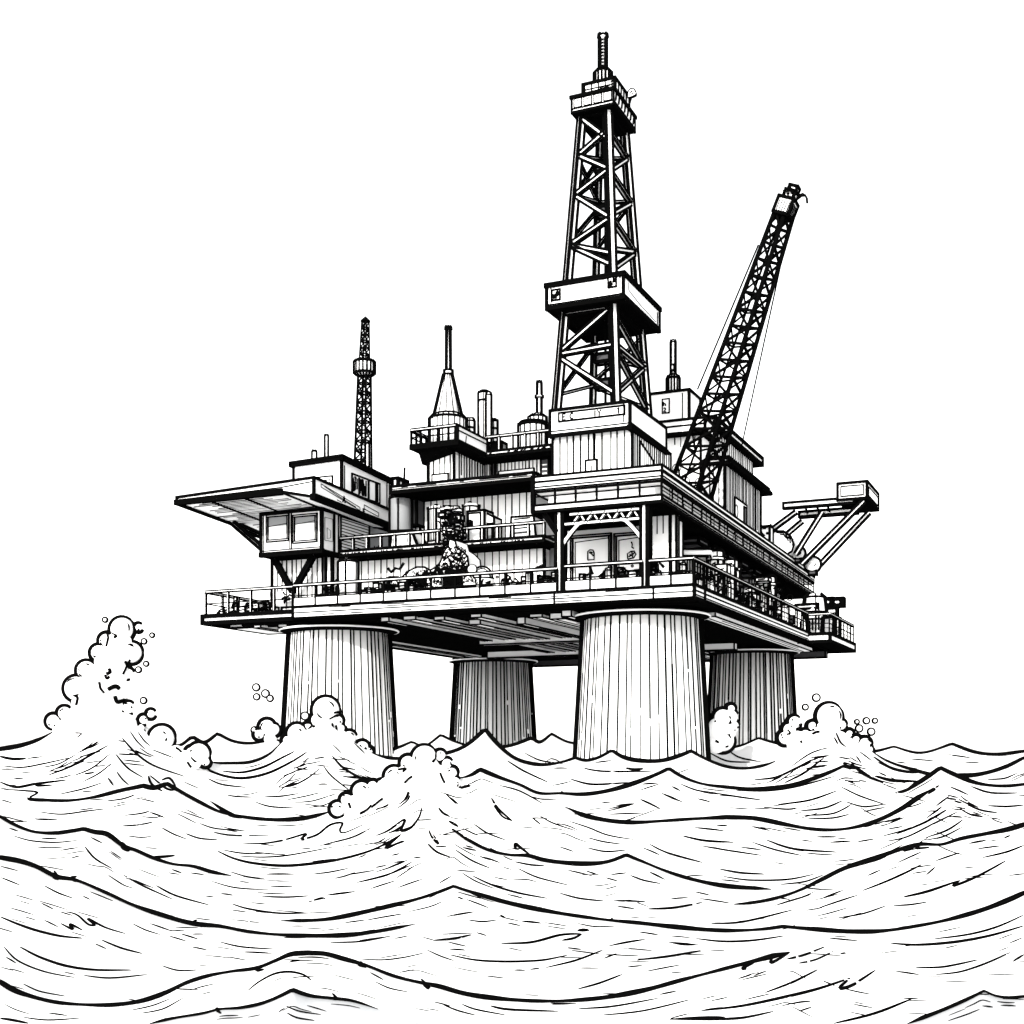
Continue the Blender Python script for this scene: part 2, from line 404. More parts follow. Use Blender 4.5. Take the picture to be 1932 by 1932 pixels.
for i in range(9):
    y = random.uniform(y1 + .2, 8); m.tube([(kx1 + .06, y, kz0 + .3), (kx1 + .06, y + .2, kz0 + random.uniform(.5, 1.1)), (kx1 + .06, y + .5, kz0 + .6)], .02, K, 4)
part(m, 'side_panel', cab)

ped = thing('cabin_base', 'narrow ribbed base block with a black V brace holding up the control cabin', 'base block', (-20.5, 4, ZD))
qx0, qx1 = F(514, 3), F(627, 3)
m = MB(); m.box(qx0, qx1, 3, 8.5, ZD - .05, kz0 - .004, .06); m.vlines((qx0, 2.99), (qx1, 2.99), ZD + .1, kz0, .3, .018)
m.box(F(611, 3), F(616, 3), 2.9, 2.99, ZD, kz0 - .01, .03, D)
part(m, 'wall', ped)
for a, b in ((515, 550), (590, 551)):
    m = MB(); m.beam((F(a, 2.2), 2.3, kz0 - .05), (F(b, 2.2), 2.3, H(1113, -20, 2.2)), .06, .06); part(m, 'brace', ped)
m = MB()
for i in range(14):
    x = random.uniform(F(530, 2.6), F(556, 2.6)); z = random.uniform(ZD, ZD + 1.0)
    m.tube([(x, 2.6, z), (x + random.uniform(-.2, .4), 2.5, z + random.uniform(-.15, .2))], random.uniform(.03, .08), K, 5)
m.box(F(532, 2.5), F(553, 2.5), 2.5, 2.9, ZD, ZD + .35, .04)
part(m, 'valve_cluster', ped)

# ---- canopy slab (tilted wedge) with struts
can = thing('canopy_roof', 'broad tilted canopy slab jutting out to the left over the control cabin', 'canopy', (-21, 2, 18))
ax0, ax1 = F(334, -1.5), F(592, -1.5); by_ = 6.4
P = [(ax0, -1.5, 18.42), (ax1, -1.5, 18.03), (ax1, by_, 17.78), (ax0, by_, 17.9), (ax0, -1.5, 18.66), (ax1, -1.5, 18.93), (ax1, by_, 18.6), (ax0, by_, 18.2)]
def lerp(a, b, t): return tuple(a[i] + (b[i] - a[i]) * t for i in range(3))
m = MB(); xm = F(531, -1.5)
M0 = (xm, -1.5, 18.42); M1 = (xm, by_, 18.05); P[0] = (ax0, -1.5, 18.4)
V = m.add([P[0], M0, P[1], P[2], M1, P[3], P[4], P[5], P[6], P[7]])
for f_ in ((0,1,2,7,6), (2,3,8,7), (3,4,5,9,8), (5,0,6,9), (6,7,8,9), (5,4,1,0), (4,3,2,1)): m.face(tuple(V + i for i in f_), W)
for a, b in ((P[0],M0),(M0,P[1]),(P[1],P[2]),(P[2],M1),(P[3],P[0]),(P[4],P[5]),(P[5],P[6]),(P[6],P[7]),(P[7],P[4]),(P[0],P[4]),(P[1],P[5]),(P[2],P[6]),(M0,M1)): m.prism(a, b, .05)
m.prism(lerp(P[0], P[4], .5), (xm, -1.51, 18.62), .018); m.prism((xm, -1.51, 18.62), lerp(P[1], P[5], .8), .018)
m.prism(P[0], M0, .1); m.prism(P[1], P[2], .11); m.prism(P[0], P[3], .09); m.prism(M0, P[1], .04)
Q0, Q1, Q2, Q3 = P[0], M0, M1, P[3]
for i in range(1, 34):                                              # plank seams of the underside
    a, b = lerp(Q0, Q3, i / 34), lerp(Q1, Q2, i / 34)
    t0, t1 = random.uniform(0.02, .3), random.uniform(.75, 1)
    p, q = lerp(a, b, t0), lerp(a, b, t1); m.prism((p[0], p[1], p[2] - .012), (q[0], q[1], q[2] - .012), random.uniform(.006, .02), K, False)
for t in (.3, .62): 
    a, b = lerp(Q0, Q1, t), lerp(Q3, Q2, t); m.prism((a[0], a[1], a[2] - .03), (b[0], b[1], b[2] - .03), .035)
xs = ax1 + .012
for st in ([(-.9, 18.75), (2.6, 18.25), (2.6, 18.1), (-.9, 18.6), (-.9, 18.75)], [(-.6, 18.68), (.6, 18.45), (2.2, 18.2)], [(3.0, 18.45), (4.4, 18.3), (4.4, 18.1), (3.0, 18.25), (3.0, 18.45)], [(.5, 18.25), (.9, 18.2)]):
    m.tube([(xs, y, z) for y, z in st], .022, K, 4)
part(m, 'slab', can)
for y, za_, zb_ in ((1.6, 17.95, 16.5), (3.2, 17.9, 17.0)):
    m = MB(); m.beam((F(440, y), y, H(985, F(440, y), y) - .05), (F(494, 1.9), 1.9 + (y - 1.6) * .6, zb_), .09, .06); part(m, 'strut', can)
# ---- lettering marks on the canopy side
m = MB()
def glyph(mb, x, y, z, h, ch, ax, off):
    G_ = {'A': [[(0,0),(.35,1),(.7,0)],[(.15,.4),(.55,.4)]], 'F': [[(0,0),(0,1),(.6,1)],[(0,.55),(.45,.55)]], 'E': [[(.6,1),(0,1),(0,0),(.6,0)],[(0,.5),(.45,.5)]], 'C': [[(.6,.9),(.3,1),(0,.7),(0,.3),(.3,0),(.6,.1)]],
          'Y': [[(0,1),(.3,.5),(.6,1)],[(.3,.5),(.3,0)]], 'I': [[(.3,0),(.3,1)]], '1': [[(.1,.8),(.35,1),(.35,0)]], 'H': [[(0,0),(0,1)],[(.6,0),(.6,1)],[(0,.5),(.6,.5)]], '8': [[(.3,.5),(.05,.75),(.3,1),(.55,.75),(.3,.5),(.05,.25),(.3,0),(.55,.25),(.3,.5)]],
          'B': [[(0,0),(0,1),(.5,.9),(.5,.6),(0,.5),(.6,.35),(.5,0),(0,0)]], '6': [[(.5,1),(.1,.7),(0,.25),(.3,0),(.6,.25),(.3,.5),(.05,.35)]], 'h': [[(0,0),(0,1)],[(0,.5),(.35,.55),(.5,.35),(.5,0)]], '2': [[(0,.8),(.3,1),(.55,.7),(0,0),(.6,0)]], 'J': [[(.5,1),(.5,.2),(.25,0),(0,.2)]]}
    off *= 2.3
    for st in G_[ch]:
        if ax == 'x': mb.tube([(x + a * h, y, z + b * h) for a, b in st], off, K, 4)
        else: mb.tube([(x, y + a * h, z + b * h) for a, b in st], off, K, 4)
glyph(m, xs, 1.0, 18.22, .3, 'A', 'y', .022); glyph(m, xs, 2.9, 17.98, .26, 'F', 'y', .02)
part(m, 'lettering', can)

# ---- upper cabin on the canopy
uc = thing('upper_cabin', 'small white flat roofed cabin standing on top of the canopy slab', 'cabin', (-19.4, 3.5, 18.6))
vx0, vx1, vy0, vy1 = F(554.5, 1.25), -18.05, 1.25, 6.1
m = MB(); m.hexa([(vx0, vy0, 18.5), (vx1, vy0, 18.5), (vx1, vy1, 18.4), (vx0, vy1, 18.4), (vx0, vy0, 20.3), (vx1, vy0, 20.38), (vx1, vy1, 20.14), (vx0, vy1, 20.2)], .05)
m.tube([(vx0 + .25, vy0 - .01, 18.8), (vx0 + .25, vy0 - .01, 20.05), (vx1 - .2, vy0 - .01, 20.14)], .02, K, 4)
m.tube([(vx0 + .4, vy0 - .01, 18.8), (vx0 + .4, vy0 - .01, 19.95), (vx1 - .2, vy0 - .01, 20.05)], .014, K, 4)
for y in (vy0 + .25,  vy1 - .5, vy1 - .25): m.prism((vx1 + .01, y, 18.5), (vx1 + .01, y, 20.1), .018)
part(m, 'wall', uc)
m = MB(); m.hexa([(vx0 - .1, vy0 - .12, 20.3), (vx1 + .1, vy0 - .12, 20.38), (vx1 + .1, vy1 + .1, 20.12), (vx0 - .1, vy1 + .1, 20.2), (vx0 - .1, vy0 - .12, 20.42), (vx1 + .1, vy0 - .12, 20.5), (vx1 + .1, vy1 + .1, 20.26), (vx0 - .1, vy1 + .1, 20.32)], .06); part(m, 'roof', uc)
m = MB(); x0, x1 = F(600, vy0), F(628, vy0); m.box(x0, x1, vy0 - .05, vy0, 18.6, 19.6, .025); m.box(x0 + .12, x1 - .12, vy0 - .06, vy0 - .05, 18.6, 19.42, .016); part(m, 'door', uc)
m = MB(); xs2 = vx1 + .03; y0, y1 = S(664, xs2), S(716, xs2)
m.box(vx1, xs2, y0, y1, 18.85, 19.85, .03)
for i in range(16):
    y = y0 + (y1 - y0) * random.random() * .5; m.prism((xs2 + .01, y, random.uniform(18.9, 19.2)), (xs2 + .01, y, random.uniform(19.4, 19.8)), random.uniform(.02, .05), K, False)
for i in range(6):
    y = y0 + (y1 - y0) * random.uniform(.5, 1); m.prism((xs2 + .01, y, 18.9), (xs2 + .01, y, 19.8), .018, K, False)
m.tube([(xs2 + .01, y0 + .3 + .18*math.cos(a), 19.6 + .15*math.sin(a)) for a in [i*.63 for i in range(10)]], .025, K, 4, True)
part(m, 'window', uc)
m = MB(); m.box(vx1 + .02, vx1 + .16, vy0 + .6, vy1 + .3, 18.5, 18.62, .03)
for i in range(24): y = vy0 + 1.2 + i * .14; m.prism((vx1 + .17, y, 18.36), (vx1 + .17, y + random.uniform(-.08, .08), 18.5), .02, K, False)
part(m, 'ledge', uc)
for nm, px, pt, pb, r, lab in (('whip_antenna', 616, 820, 868, .05, 'taller thin antenna rod on the upper cabin roof'), ('vent_pipe', 593, 857, 872, .08, 'short rounded vent pipe on the upper cabin roof')):
    y = 2.6; x = F(px, y); zt = H(pt, x, y) + (.2 if px < 600 else 0); m = MB()
    m.lathe(x, y, [(r, 20.32), (r, zt - r * .8), (r * .6, zt - r*.1), (.01, zt)], 12, W, (0, 1), .03, 0, .02, .04)
    solo(m, nm, lab, 'antenna' if 'ant' in nm else 'vent', (x, y, 20.32))

# ---- lattice mast behind the upper cabin
y = 7.2; x = F(684, y)
ms = thing('lattice_mast', 'tall slim black lattice mast with a round gallery behind the upper cabin', 'mast', (x, y, 19))
z0, z1, z2, z3 = H(885, x, y), H(706, x, y), H(682, x, y), H(608, x, y)
def lattice(mb, c0, c1, w0, w1, n, rc, rl, panels=True):
    c0, c1 = Vector(c0), Vector(c1)
    def cn(t, k): 
        w = w0 + (w1 - w0) * t; c = c0.lerp(c1, t); sx, sy = ((-1,-1),(1,-1),(1,1),(-1,1))[k]
        return c + Vector((sx * w, sy * w, 0))
    for k in range(4): mb.tube([cn(0, k), cn(1, k)], rc, K, 5)
    for i in range(n):
        t0, t1 = i / n, (i + 1) / n
        for k in range(4):
            l = (k + 1) % 4
            mb.prism(cn(t0, k), cn(t0, l), rl, K, False)
            mb.prism(cn(t0, k), cn(t1, l), rl * .8, K, False) if i % 2 else mb.prism(cn(t0, l), cn(t1, k), rl * .8, K, False)
m = MB(); lattice(m, (x, y, z0 - 1.6), (x + .12, y, z1), .36, .24, 13, .072, .028); part(m, 'lattice', ms)
m = MB(); xt = x + .12
m.lathe(xt, y, [(.3, z1 - .12), (.53, z1 + .02), (.53, z2 - .04), (.4, z2 + .08)], 18, W, (1, 2), .06, 16, .03, .05, 0, K, K); part(m, 'gallery', ms)
m = MB(); lattice(m, (xt, y, z2), (xt + .06, y, z3), .2, .14, 6, .045, .022); part(m, 'lattice', ms)
m = MB(); m.lathe(xt + .06, y, [(.27, z3), (.27, z3 + .06), (.01, z3 + .3)], 12, K); part(m, 'cap', ms)
m = MB(); m.box(x + .45, x + .65, y - .4, y - .2, z0 - .1, z0 + 1.25, .035); part(m, 'junction_box', ms)

# ---- watch tower
tw = thing('watch_tower', 'small ribbed tower with a railed balcony, round drum and pointed spire', 'tower', (-14.2, 6, 19.22))
tx0, tx1 = F(808, 4.5), F(856.5, 4.5)
m = MB(); m.box(tx0, tx1, 4.5, 8, 19.22, 21.08, .045); m.vlines((tx0, 4.49), (tx1 - .2, 4.49), 19.9, 21.08, .26, .018); m.vlines((tx1 + .01, 4.7), (tx1 + .01, 8), 19.22, 21.08, .28, .024)
m.prism((tx1 - .2, 4.49, 19.22), (tx1 - .2, 4.49, 21.08), .022); m.prism((tx0 + .02, 4.49, 19.22), (tx0 + .02, 4.49, 21.08), .06)
part(m, 'wall', tw)
m = MB(); m.box(tx0 + .25, tx1 - .3, 4.44, 4.49, 19.22, 19.95, .025); part(m, 'door', tw)
bx0, bx1, byf = F(775.5, 3.3), F(863.4, 3.3), 3.3
m = MB(); m.box(bx0, bx1, byf, 6.5, 21.07, 21.2, .05, W, K); m.prism((bx0, byf, 21.07), (bx1, byf, 21.07), .06); m.prism((bx1, byf, 21.07), (bx1, 6.5, 21.07), .06)
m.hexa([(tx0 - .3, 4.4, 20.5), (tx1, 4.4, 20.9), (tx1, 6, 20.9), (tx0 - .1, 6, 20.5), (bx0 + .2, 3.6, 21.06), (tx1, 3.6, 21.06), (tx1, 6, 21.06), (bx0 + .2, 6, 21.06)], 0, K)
bal = part(m, 'balcony', tw)
railing(tw, [(bx0, 6.4), (bx0, byf + .03), (bx1, byf + .03)], 21.2, .76, .5, False, True, .035)
m = MB(); m.box(bx1 - .05, bx1 + .01, byf, 6.5, 21.2, 21.95, .035); m.prism((bx1 + .02, byf, 21.7), (bx1 + .02, 6.5, 21.72), .02); m.prism((bx1 + .02, byf + .8, 21.2), (bx1 + .02, byf + .9, 21.6), .014); part(m, 'side_panel', tw)
dy = 5.0; dx = F(845, dy)
zd0, zd1 = 21.2, H(780, dx, dy - .8); za_ = H(706, dx, dy); zt = H(618, dx, dy)
m = MB(); m.lathe(dx, dy, [(.86, zd0), (.86, zd1 - .08), (.66, zd1 + .1)], 28, W, (0, 1, 2), .05, 18, .018, .07); part(m, 'drum', tw)
m = MB(); m.lathe(dx, dy, [(.62, zd1 + .1), (.14, za_)], 24, W, (0,), .04, 10, .014, .075); part(m, 'spire', tw)
m = MB(); m.lathe(dx + .03, dy, [(.15, za_), (.15, za_ + .2), (.06, za_ + .25), (.05, zt - .12), (.09, zt - .1), (.08, zt), (.02, zt + .08)], 12, W, (0, 1, 4), .04, 0, .02, .06); part(m, 'mast', tw)

# ---- equipment block with roof railing
eb = thing('equipment_block', 'low ribbed block with a railed roof deck between watch tower and derrick house', 'deck house', (-10.5, 9, 19.22))
ex0, ex1, ey = bx1 - .8, F(1040, 6.5), 6.5
m = MB(); m.box(F(912, 8), ex1, 8, 13, 19.22, 21.1, .04); m.vlines((F(912, 8), 7.99), (ex1, 7.99), 20.2, 21.1, .2, .018); m.box(F(930, 8), F(936, 8), 7.9, 7.99, 19.22, 21.1, .04, D)
m.box(F(868, 7.2), F(920, 7.2), 6.6, 7.9, 19.22, 19.8, .04)
part(m, 'wall', eb)
m = MB(); x0, x1 = F(941, 7.9), F(1018, 7.9)
for i in range(5): z = 19.3 + i * .27; m.box(x0, x1 - random.uniform(0, .5), 7.9, 7.98, z, z + .24, .02)
part(m, 'planking', eb)
m = MB(); m.box(F(1021, 7.8), F(1035, 7.8), 7.8, 7.99, 19.4, 21.0, .03, D)
for i in range(6): m.prism((F(1024, 7.8), 7.78, 19.6 + i * .22), (F(1032, 7.8), 7.78, 19.6 + i * .22), .03, W, False)
part(m, 'ladder', eb)
m = MB(); m.box(ex0, ex1, ey, 13, 21.12, 21.34, .045, W, K); m.prism((ex0, ey, 21.12), (ex1, ey, 21.12), .06)
for i in range(14): x = random.uniform(ex0 + .5, ex1); m.prism((x, ey - .01, 21.2), (x + .15, ey - .01, 21.27), .016, K, False)
part(m, 'roof', eb)
railing(eb, [(ex0 + .8, ey + .05), (ex1, ey + .05)], 21.34, .74, .75, False, False, .05)
m = MB(); m.box(F(922, 7), F(946, 7), 7, 7.6, 21.34, 21.9, .05, G)
for i in range(5): m.prism((F(923 + i*4, 7), 6.98, 21.4), (F(928 + i*4, 7), 6.98, 21.85), .03, K, False)
part(m, 'roof_unit', eb)
def stack(px, pt, pb, hw, y, lab, cut=0, rings=1, nm='exhaust_stack', cat='stack'):
    x = F(px, y); d_ = dep(x, y); r = hw * d_ / FPX; zt = H(pt, x, y); zb = min(H(pb, x, y), 21.34) if pb else 21.34
    t = thing(nm, lab, cat, (x, y, zb)); m = MB()
    prof = [(r, zb), (r, zt - r * .8), (r * .7, zt - r*.1), (r * .2, zt)]
    if cut: prof = [(r, zb), (r, zt - .1), (r * .85, zt)]
    m.lathe(x, y, prof, 18, W, (0, 1) if rings else (), .035, 5, .016, .05); part(m, 'pipe', t)
    m = MB(); m.lathe(x, y, [(r + .06, zt - .55), (r + .06, zt - .45)], 18, K); part(m, 'band', t)
    return t
t = stack(913.5, 738, None, 9.5, 8.5, 'tallest exhaust stack with a slanted top beside the watch tower', 1)
m = MB(); x = F(922, 8.2); m.lathe(x, 8.2, [(.1, 21.34), (.1, H(745, x, 8.2)), (.05, H(740, x, 8.2))], 10, W, (), .03, 0, .02, .05); part(m, 'side_pipe', t)
stack(932, 791, None, 5.5, 8.8, 'short capped pipe right behind the tallest exhaust stack', 1)
stack(887, 789, None, 7, 6.0, 'short round topped vent between the watch tower and tallest stack')
y = 8.6; x = F(1005, y); r = 25 * dep(x, y) / FPX; z0 = H(822, x, y)
t = thing('antenna_drum', 'round stepped drum with a slim rod antenna left of the derrick house', 'antenna', (x, y, 21.34))
m = MB(); m.lathe(x, y, [(r, 21.34), (r, H(803, x, y)), (r * .98, H(798, x, y))], 24, W, (0, 1, 2), .05, 14, .025, .06); part(m, 'drum', t)
m = MB(); x2 = F(1014, y); r2 = 16 * dep(x, y) / FPX; m.lathe(x2, y, [(r2, H(800, x2, y)), (r2, H(787, x2, y)), (r2 * .4, H(781, x2, y))], 20, W, (0, 1), .04, 12, .022, .05); part(m, 'drum', t)
m = MB(); x3 = F(1017.5, y); m.lathe(x3, y, [(.07, H(784, x3, y)), (.07, H(752, x3, y)), (.14, H(750, x3, y)), (.14, H(747, x3, y)), (.07, H(745, x3, y)), (.06, H(722, x3, y)), (.03, H(718, x3, y))], 12, W, (2,), .03, 0, .02, .055); part(m, 'mast', t)

# ---- derrick house
dh = thing('derrick_house', 'ribbed white house with a deep parapet carrying the derrick at the front corner', 'derrick house', (-5, 4, ZU1))
wx0, wx1, wy0 = F(1043, 1.5), F(1193, 1.5), 1.5
m = MB(); m.box(wx0, wx1, wy0, 7, ZU1, 20.4, .045); m.vlines((wx0, wy0 - .01), (wx1, wy0 - .01), ZU1, 20.4, .32, .022); m.vlines((wx1 + .01, wy0), (wx1 + .01, 7), ZU1, 20.4, .3, .022)
m.prism((F(1120, wy0), wy0 - .01, 19.2), (F(1120, wy0), wy0 - .01, 20.4), .02)
part(m, 'wall', dh)
m = MB(); x0, x1 = F(1106, wy0), F(1127, wy0); m.box(x0, x1, wy0 - .06, wy0, ZU1, 19.15, .03); m.prism(((x0+x1)/2, wy0 - .07, ZU1 + .1), ((x0+x1)/2, wy0 - .07, ZU1 + .6), .018); part(m, 'door', dh)
m = MB(); x = wx1 + .03; y0, y1 = 2.4, 4.3
m.hexa([(wx1, y0, ZU1 + .1), (x, y0, ZU1 + .1), (x, y1, ZU1 + .1), (wx1, y1, ZU1 + .1), (wx1, y0, 20.0), (x, y0, 20.0), (x, y1, 19.5), (wx1, y1, 19.5)], .035)
part(m, 'side_opening', dh)
m = MB(); x = wx1 + .12; m.lathe(x, 3.2, [(.1, ZU1), (.12, ZU1 + .45), (.05, ZU1 + .6), (.05, ZU1 + .8)], 10, W, (), .02, 0, .02, .03); part(m, 'gas_bottle', dh)
ox0, ox1, oy0, oy1 = F(1038, 1.1), F(1188.5, 1.1), 1.1, 6.2
m = MB(); m.box(ox0, ox1, oy0, oy1, 20.32, 21.46, .05, W, K)
m.prism((ox0, oy0, 20.32), (ox1, oy0, 20.32), .06); m.prism((ox1, oy0, 20.32), (ox1, oy1, 20.32), .09)
m.prism((ox0, oy0 - .01, 20.52), (ox1, oy0 - .01, 20.52), .018); m.prism((ox1 + .01, oy0, 20.55), (ox1 + .01, oy1, 20.5), .02)
m.prism((ox1 - .28, oy0 - .01, 20.6), (ox1 - .28, oy0 - .01, 21.4), .018)
part(m, 'parapet', dh)
m = MB(); x0, x1 = F(1055, oy0), F(1179, oy0); z0, z1 = 20.92, 21.3
m.box(x0, x1, oy0 - .03, oy0, z0, z1, .028)
for px, ch in ((1062, 'E'), (1076, 'C'), (1120, 'I'), (1128, 'Y'), (1164, '1')): glyph(m, F(px, oy0), oy0 - .04, z0 + .06, .25, ch, 'x', .018)
part(m, 'sign', dh)

# ---- derrick
dk = thing('derrick', 'tall tapering steel derrick tower with two box platforms and a mast on top', 'derrick', (-5.5, 3.85, 21.46))
DZ0, DZ1 = 21.46, 35.3
DC = (-5.49, 3.87)
def leg_pt(k, z):
    t = (z - DZ0) / (DZ1 - DZ0); hx = 1.435 + (.62 - 1.435) * t; hy = 2.25 + (1.15 - 2.25) * t
    sx, sy = {'L': (-1, -1), 'F': (1, -1), 'R': (1, 1), 'B': (-1, 1)}[k]
    return (DC[0] + sx * hx, DC[1] + sy * hy, z)
def leg_at(k, py):
    z = 28
    for _ in range(6):
        p = leg_pt(k, z); z = H(py, p[0], p[1])
    return leg_pt(k, z)
for k in 'FLRB':
    m = MB(); w = {'F': .15, 'L': .125, 'R': .125, 'B': .1}[k]
    m.beam(leg_pt(k, DZ0), leg_pt(k, DZ1), w, .045)
    if k == 'F': m.prism(tuple(Vector(leg_pt('F', DZ0)) + Vector((.03, -.14, 0))), tuple(Vector(leg_pt('F', DZ1)) + Vector((.03, -.14, 0))), .014)
    part(m, 'leg', dk)
br = [('L',224,'F',262),('F',245,'L',294),('L',294,'F',319),('F',319,'L',369),('L',369,'F',411),('F',411,'L',462),('L',464,'F',500),('L',463,'F',478),
      ('F',245,'R',299),('R',300,'F',322),('F',322,'R',381),('R',384,'F',405),('F',408,'R',475),('R',478,'F',508),('F',470,'R',476),
      ('F',577,'L',662),('L',668,'F',650),('L',676,'F',742),('F',590,'R',690),('R',694,'F',742),('F',655,'R',770),('F',650,'R',696)]
for a, p, b, q in br:
    m = MB(); m.beam(leg_at(a, p), leg_at(b, q), .088, .033); part(m, 'brace', dk)
bb = [('B',300,'L',294),('B',300,'R',299),('B',382,'L',369),('B',382,'R',381),('B',470,'L',463),('B',470,'R',476),('B',300,'L',369),('B',382,'L',300),('B',470,'R',384),('B',382,'R',470),('B',395,'L',455),
      ('B',650,'L',668),('B',670,'R',694),('B',725,'L',675),('B',650,'L',745),('B',720,'R',640),('B',730,'R',770),('L',745,'B',728)]
for a, p, b, q in bb:
    m = MB(); m.beam(leg_at(a, p), leg_at(b, q), .055, .025); part(m, 'brace', dk)
m = MB(); m.tube([(DC[0]+.1, DC[1], DZ0), (DC[0]+.1, DC[1], DZ1)], .07, K, 6)
for z in (23, 24.2, 29, 31, 33): m.box(DC[0]-.3, DC[0]+.4, DC[1]-.25, DC[1]+.25, z, z + .35, .05, D)
part(m, 'drill_string', dk)
# roof plates seen between the legs at the base
m = MB(); m.hexa([(-6.8, 3.0, DZ0 + .0), (-4.3, 3.0, DZ0), (-4.3, 5.9, DZ0), (-6.8, 5.9, DZ0), (-6.8, 4.6, DZ0 + .9), (-4.3, 4.6, DZ0 + .9), (-4.3, 5.9, DZ0 + .9), (-6.8, 5.9, DZ0 + .9)], .05)
for i in range(4): x = -6.5 + i * .62; m.prism((x, 2.99, DZ0 + .02), (x, 4.59, DZ0 + .91), .06, K, False)
part(m, 'drill_floor_hood', dk)
def boxplat(x0, x1, y0, y1, z0, z1, name, cap=.1, q=1):
    m = MB(); m.box(x0, x1, y0, y1, z0, z1 - cap, .05 * q, W, K)
    m.box(x0 - .06, x1 + .06, y0 - .06, y1 + .06, z1 - cap + .002, z1, .045 * q, W)
    m.prism((x0, y0, z0), (x1, y0, z0), .07 * q); m.prism((x1, y0, z0), (x1, y1, z0), .07 * q); m.prism((x0, y0, z0), (x0, y0, z1), .06 * q); m.prism((x1, y1, z0), (x1, y1, z1), .06 * q)
    m.prism((x0, y0 - .01, z0 + .16), (x1, y0 - .01, z0 + .16), .02); m.prism((x1 + .01, y0, z0 + .16), (x1 + .01, y1, z0 + .16), .02)
    return m
mx0, mx1, my0, my1 = F(1032, 1.27), F(1176, 1.27), 1.27, 6.3
m = boxplat(mx0, mx1, my0, my1, 26.12, 27.2, 'p')
m.prism((mx0 + .2, my0 - .01, 26.3), (mx0 + .2, my0 - .01, 27.1), .015); m.prism((mx1 - .15, my0 - .01, 26.3), (mx1 - .15, my0 - .01, 27.1), .015)
m.tube([(mx1 + .01, my0 + .6, 26.95), (mx1 + .01, my0 + .7, 26.65), (mx1 + .01, my0 + 2.2, 26.5), (mx1 + .01, my1 - .5, 26.42)], .018, K, 4)
m.prism((mx1 + .01, my1 - .3, 26.3), (mx1 + .01, my1 - .3, 26.9), .02)
mp = part(m, 'platform', dk)
for px, a, b in ((1042, 'H', '8'), (1148, '6', 'I')):
    m = MB(); x0, x1 = F(px, my0), F(px + 15, my0); z0 = 26.45 + (0 if px < 1100 else .18)
    m.box(x0, x1, my0 - .03, my0, z0, z0 + .46, .028); glyph(m, x0 + .06, my0 - .04, z0 + .07, .2, a, 'x', .03); glyph(m, x0 + .2, my0 - .04, z0 + .18, .2, b, 'x', .028); part(m, 'number_plate', mp)
for z0 in (26.0, 35.2):
    m = MB()
    q = [leg_pt(k, z0) for k in 'LFRB']
    for i in range(2): m.beam(q[i], q[i + 1], .07, .04)
    part(m, 'top_frame', dk)
cx0, cx1, cy0, cy1 = F(1079, 2.2), F(1157.5, 2.2), 2.2, 5.1
m = boxplat(cx0, cx1, cy0, cy1, 35.2, 35.93, 'p', .08, .6)
for i in range(4):
    x0 = cx0 + .12 + i * .48; m.box(x0, x0 + .36, cy0 - .02, cy0, 35.4, 35.8, .018); m.tube([(x0 + .08, cy0 - .03, 35.68), (x0 + .25, cy0 - .03, 35.72)], .022, K, 4)
for i in range(7): y0 = cy0 + .2 + i * .4; m.prism((cx1 + .02, y0, 35.45), (cx1 + .02, y0 + .1, 35.8), .03, K, False)
part(m, 'platform', dk)
m = MB(); hx0, hx1, hy0, hy1 = F(1100, 2.9), F(1160, 2.9), 2.9, 4.8
m.box(hx0, hx1, hy0, hy1, 35.93, 36.75, .05)
for i in range(12):
    x = random.uniform(hx0, hx1 - .2); z = random.uniform(35.95, 36.7); m.prism((x, hy0 - .01, z), (x + random.uniform(.05, .3), hy0 - .01, z + random.uniform(-.05, .1)), random.uniform(.012, .02), K, False)
for i in range(2): z = 36.2 + i * .28; m.prism((hx0, hy0 - .02, z), (hx1, hy0 - .02, z), .014)
for i in range(5): x = hx0 + .1 + i * .33; m.prism((x, hy0 - .02, 35.95), (x, hy0 - .02, 36.75), .018)
for i in range(5): m.prism((hx1 + .01, hy0 + .1 + i * .35, 35.95), (hx1 + .01, hy0 + .1 + i * .35, 36.82), .025)
part(m, 'crown_house', dk)
m = MB(); cxm, cym = F(1137.5, 3.6), 3.6; zt = H(66, cxm, cym)
m.lathe(cxm, cym, [(.37, 36.7), (.37, H(137, cxm, cym)), (.18, H(130, cxm, cym))], 20, W, (0, 1), .05, 14, .035, .05, 0, K); part(m, 'drum', dk)
m = MB(); m.lathe(cxm, cym, [(.09, H(131, cxm, cym)), (.09, zt - .12), (.13, zt - .1), (.12, zt), (.03, zt + .06)], 14, W, (3,), .04, 0, .02, .07)
for i in range(9): z = H(126, cxm, cym) + i * .15; m.prism((cxm - .1, cym - .13, z), (cxm + .08, cym - .13, z), .02, K, False)
part(m, 'mast', dk)
m = MB(); yx = S(1186, cx1); zx = H(186, cx1, 4.2)
m.prism((cx1, 4.2, 35.9), (cx1 + .15, 4.2, zx), .02)
xc = F(1193, 4.2); zc = H(176, xc, 4.2)
pts = [(xc - .2, zc - .2), (xc - .18, zc + .08), (xc - .05, zc + .2), (xc + .1, zc + .15), (xc + .2, zc - .02), (xc + .19, zc - .14), (xc + .05, zc - .18)]
b0 = m.add([(a, 4.12, c) for a, c in pts] + [(a, 4.3, c) for a, c in pts]); n = len(pts)
m.face(tuple(b0 + i for i in reversed(range(n))), W); m.face(tuple(b0 + n + i for i in range(n)), W)
for i in range(n): m.face((b0 + i, b0 + (i+1) % n, b0 + n + (i+1) % n, b0 + n + i), K)
m.tube([(a, 4.12, c) for a, c in pts], .035, K, 5, True); m.tube([(xc - .1, 4.1, zc - .05), (xc, 4.1, zc + .08), (xc + .05, 4.1, zc - .1)], .03, K, 5)
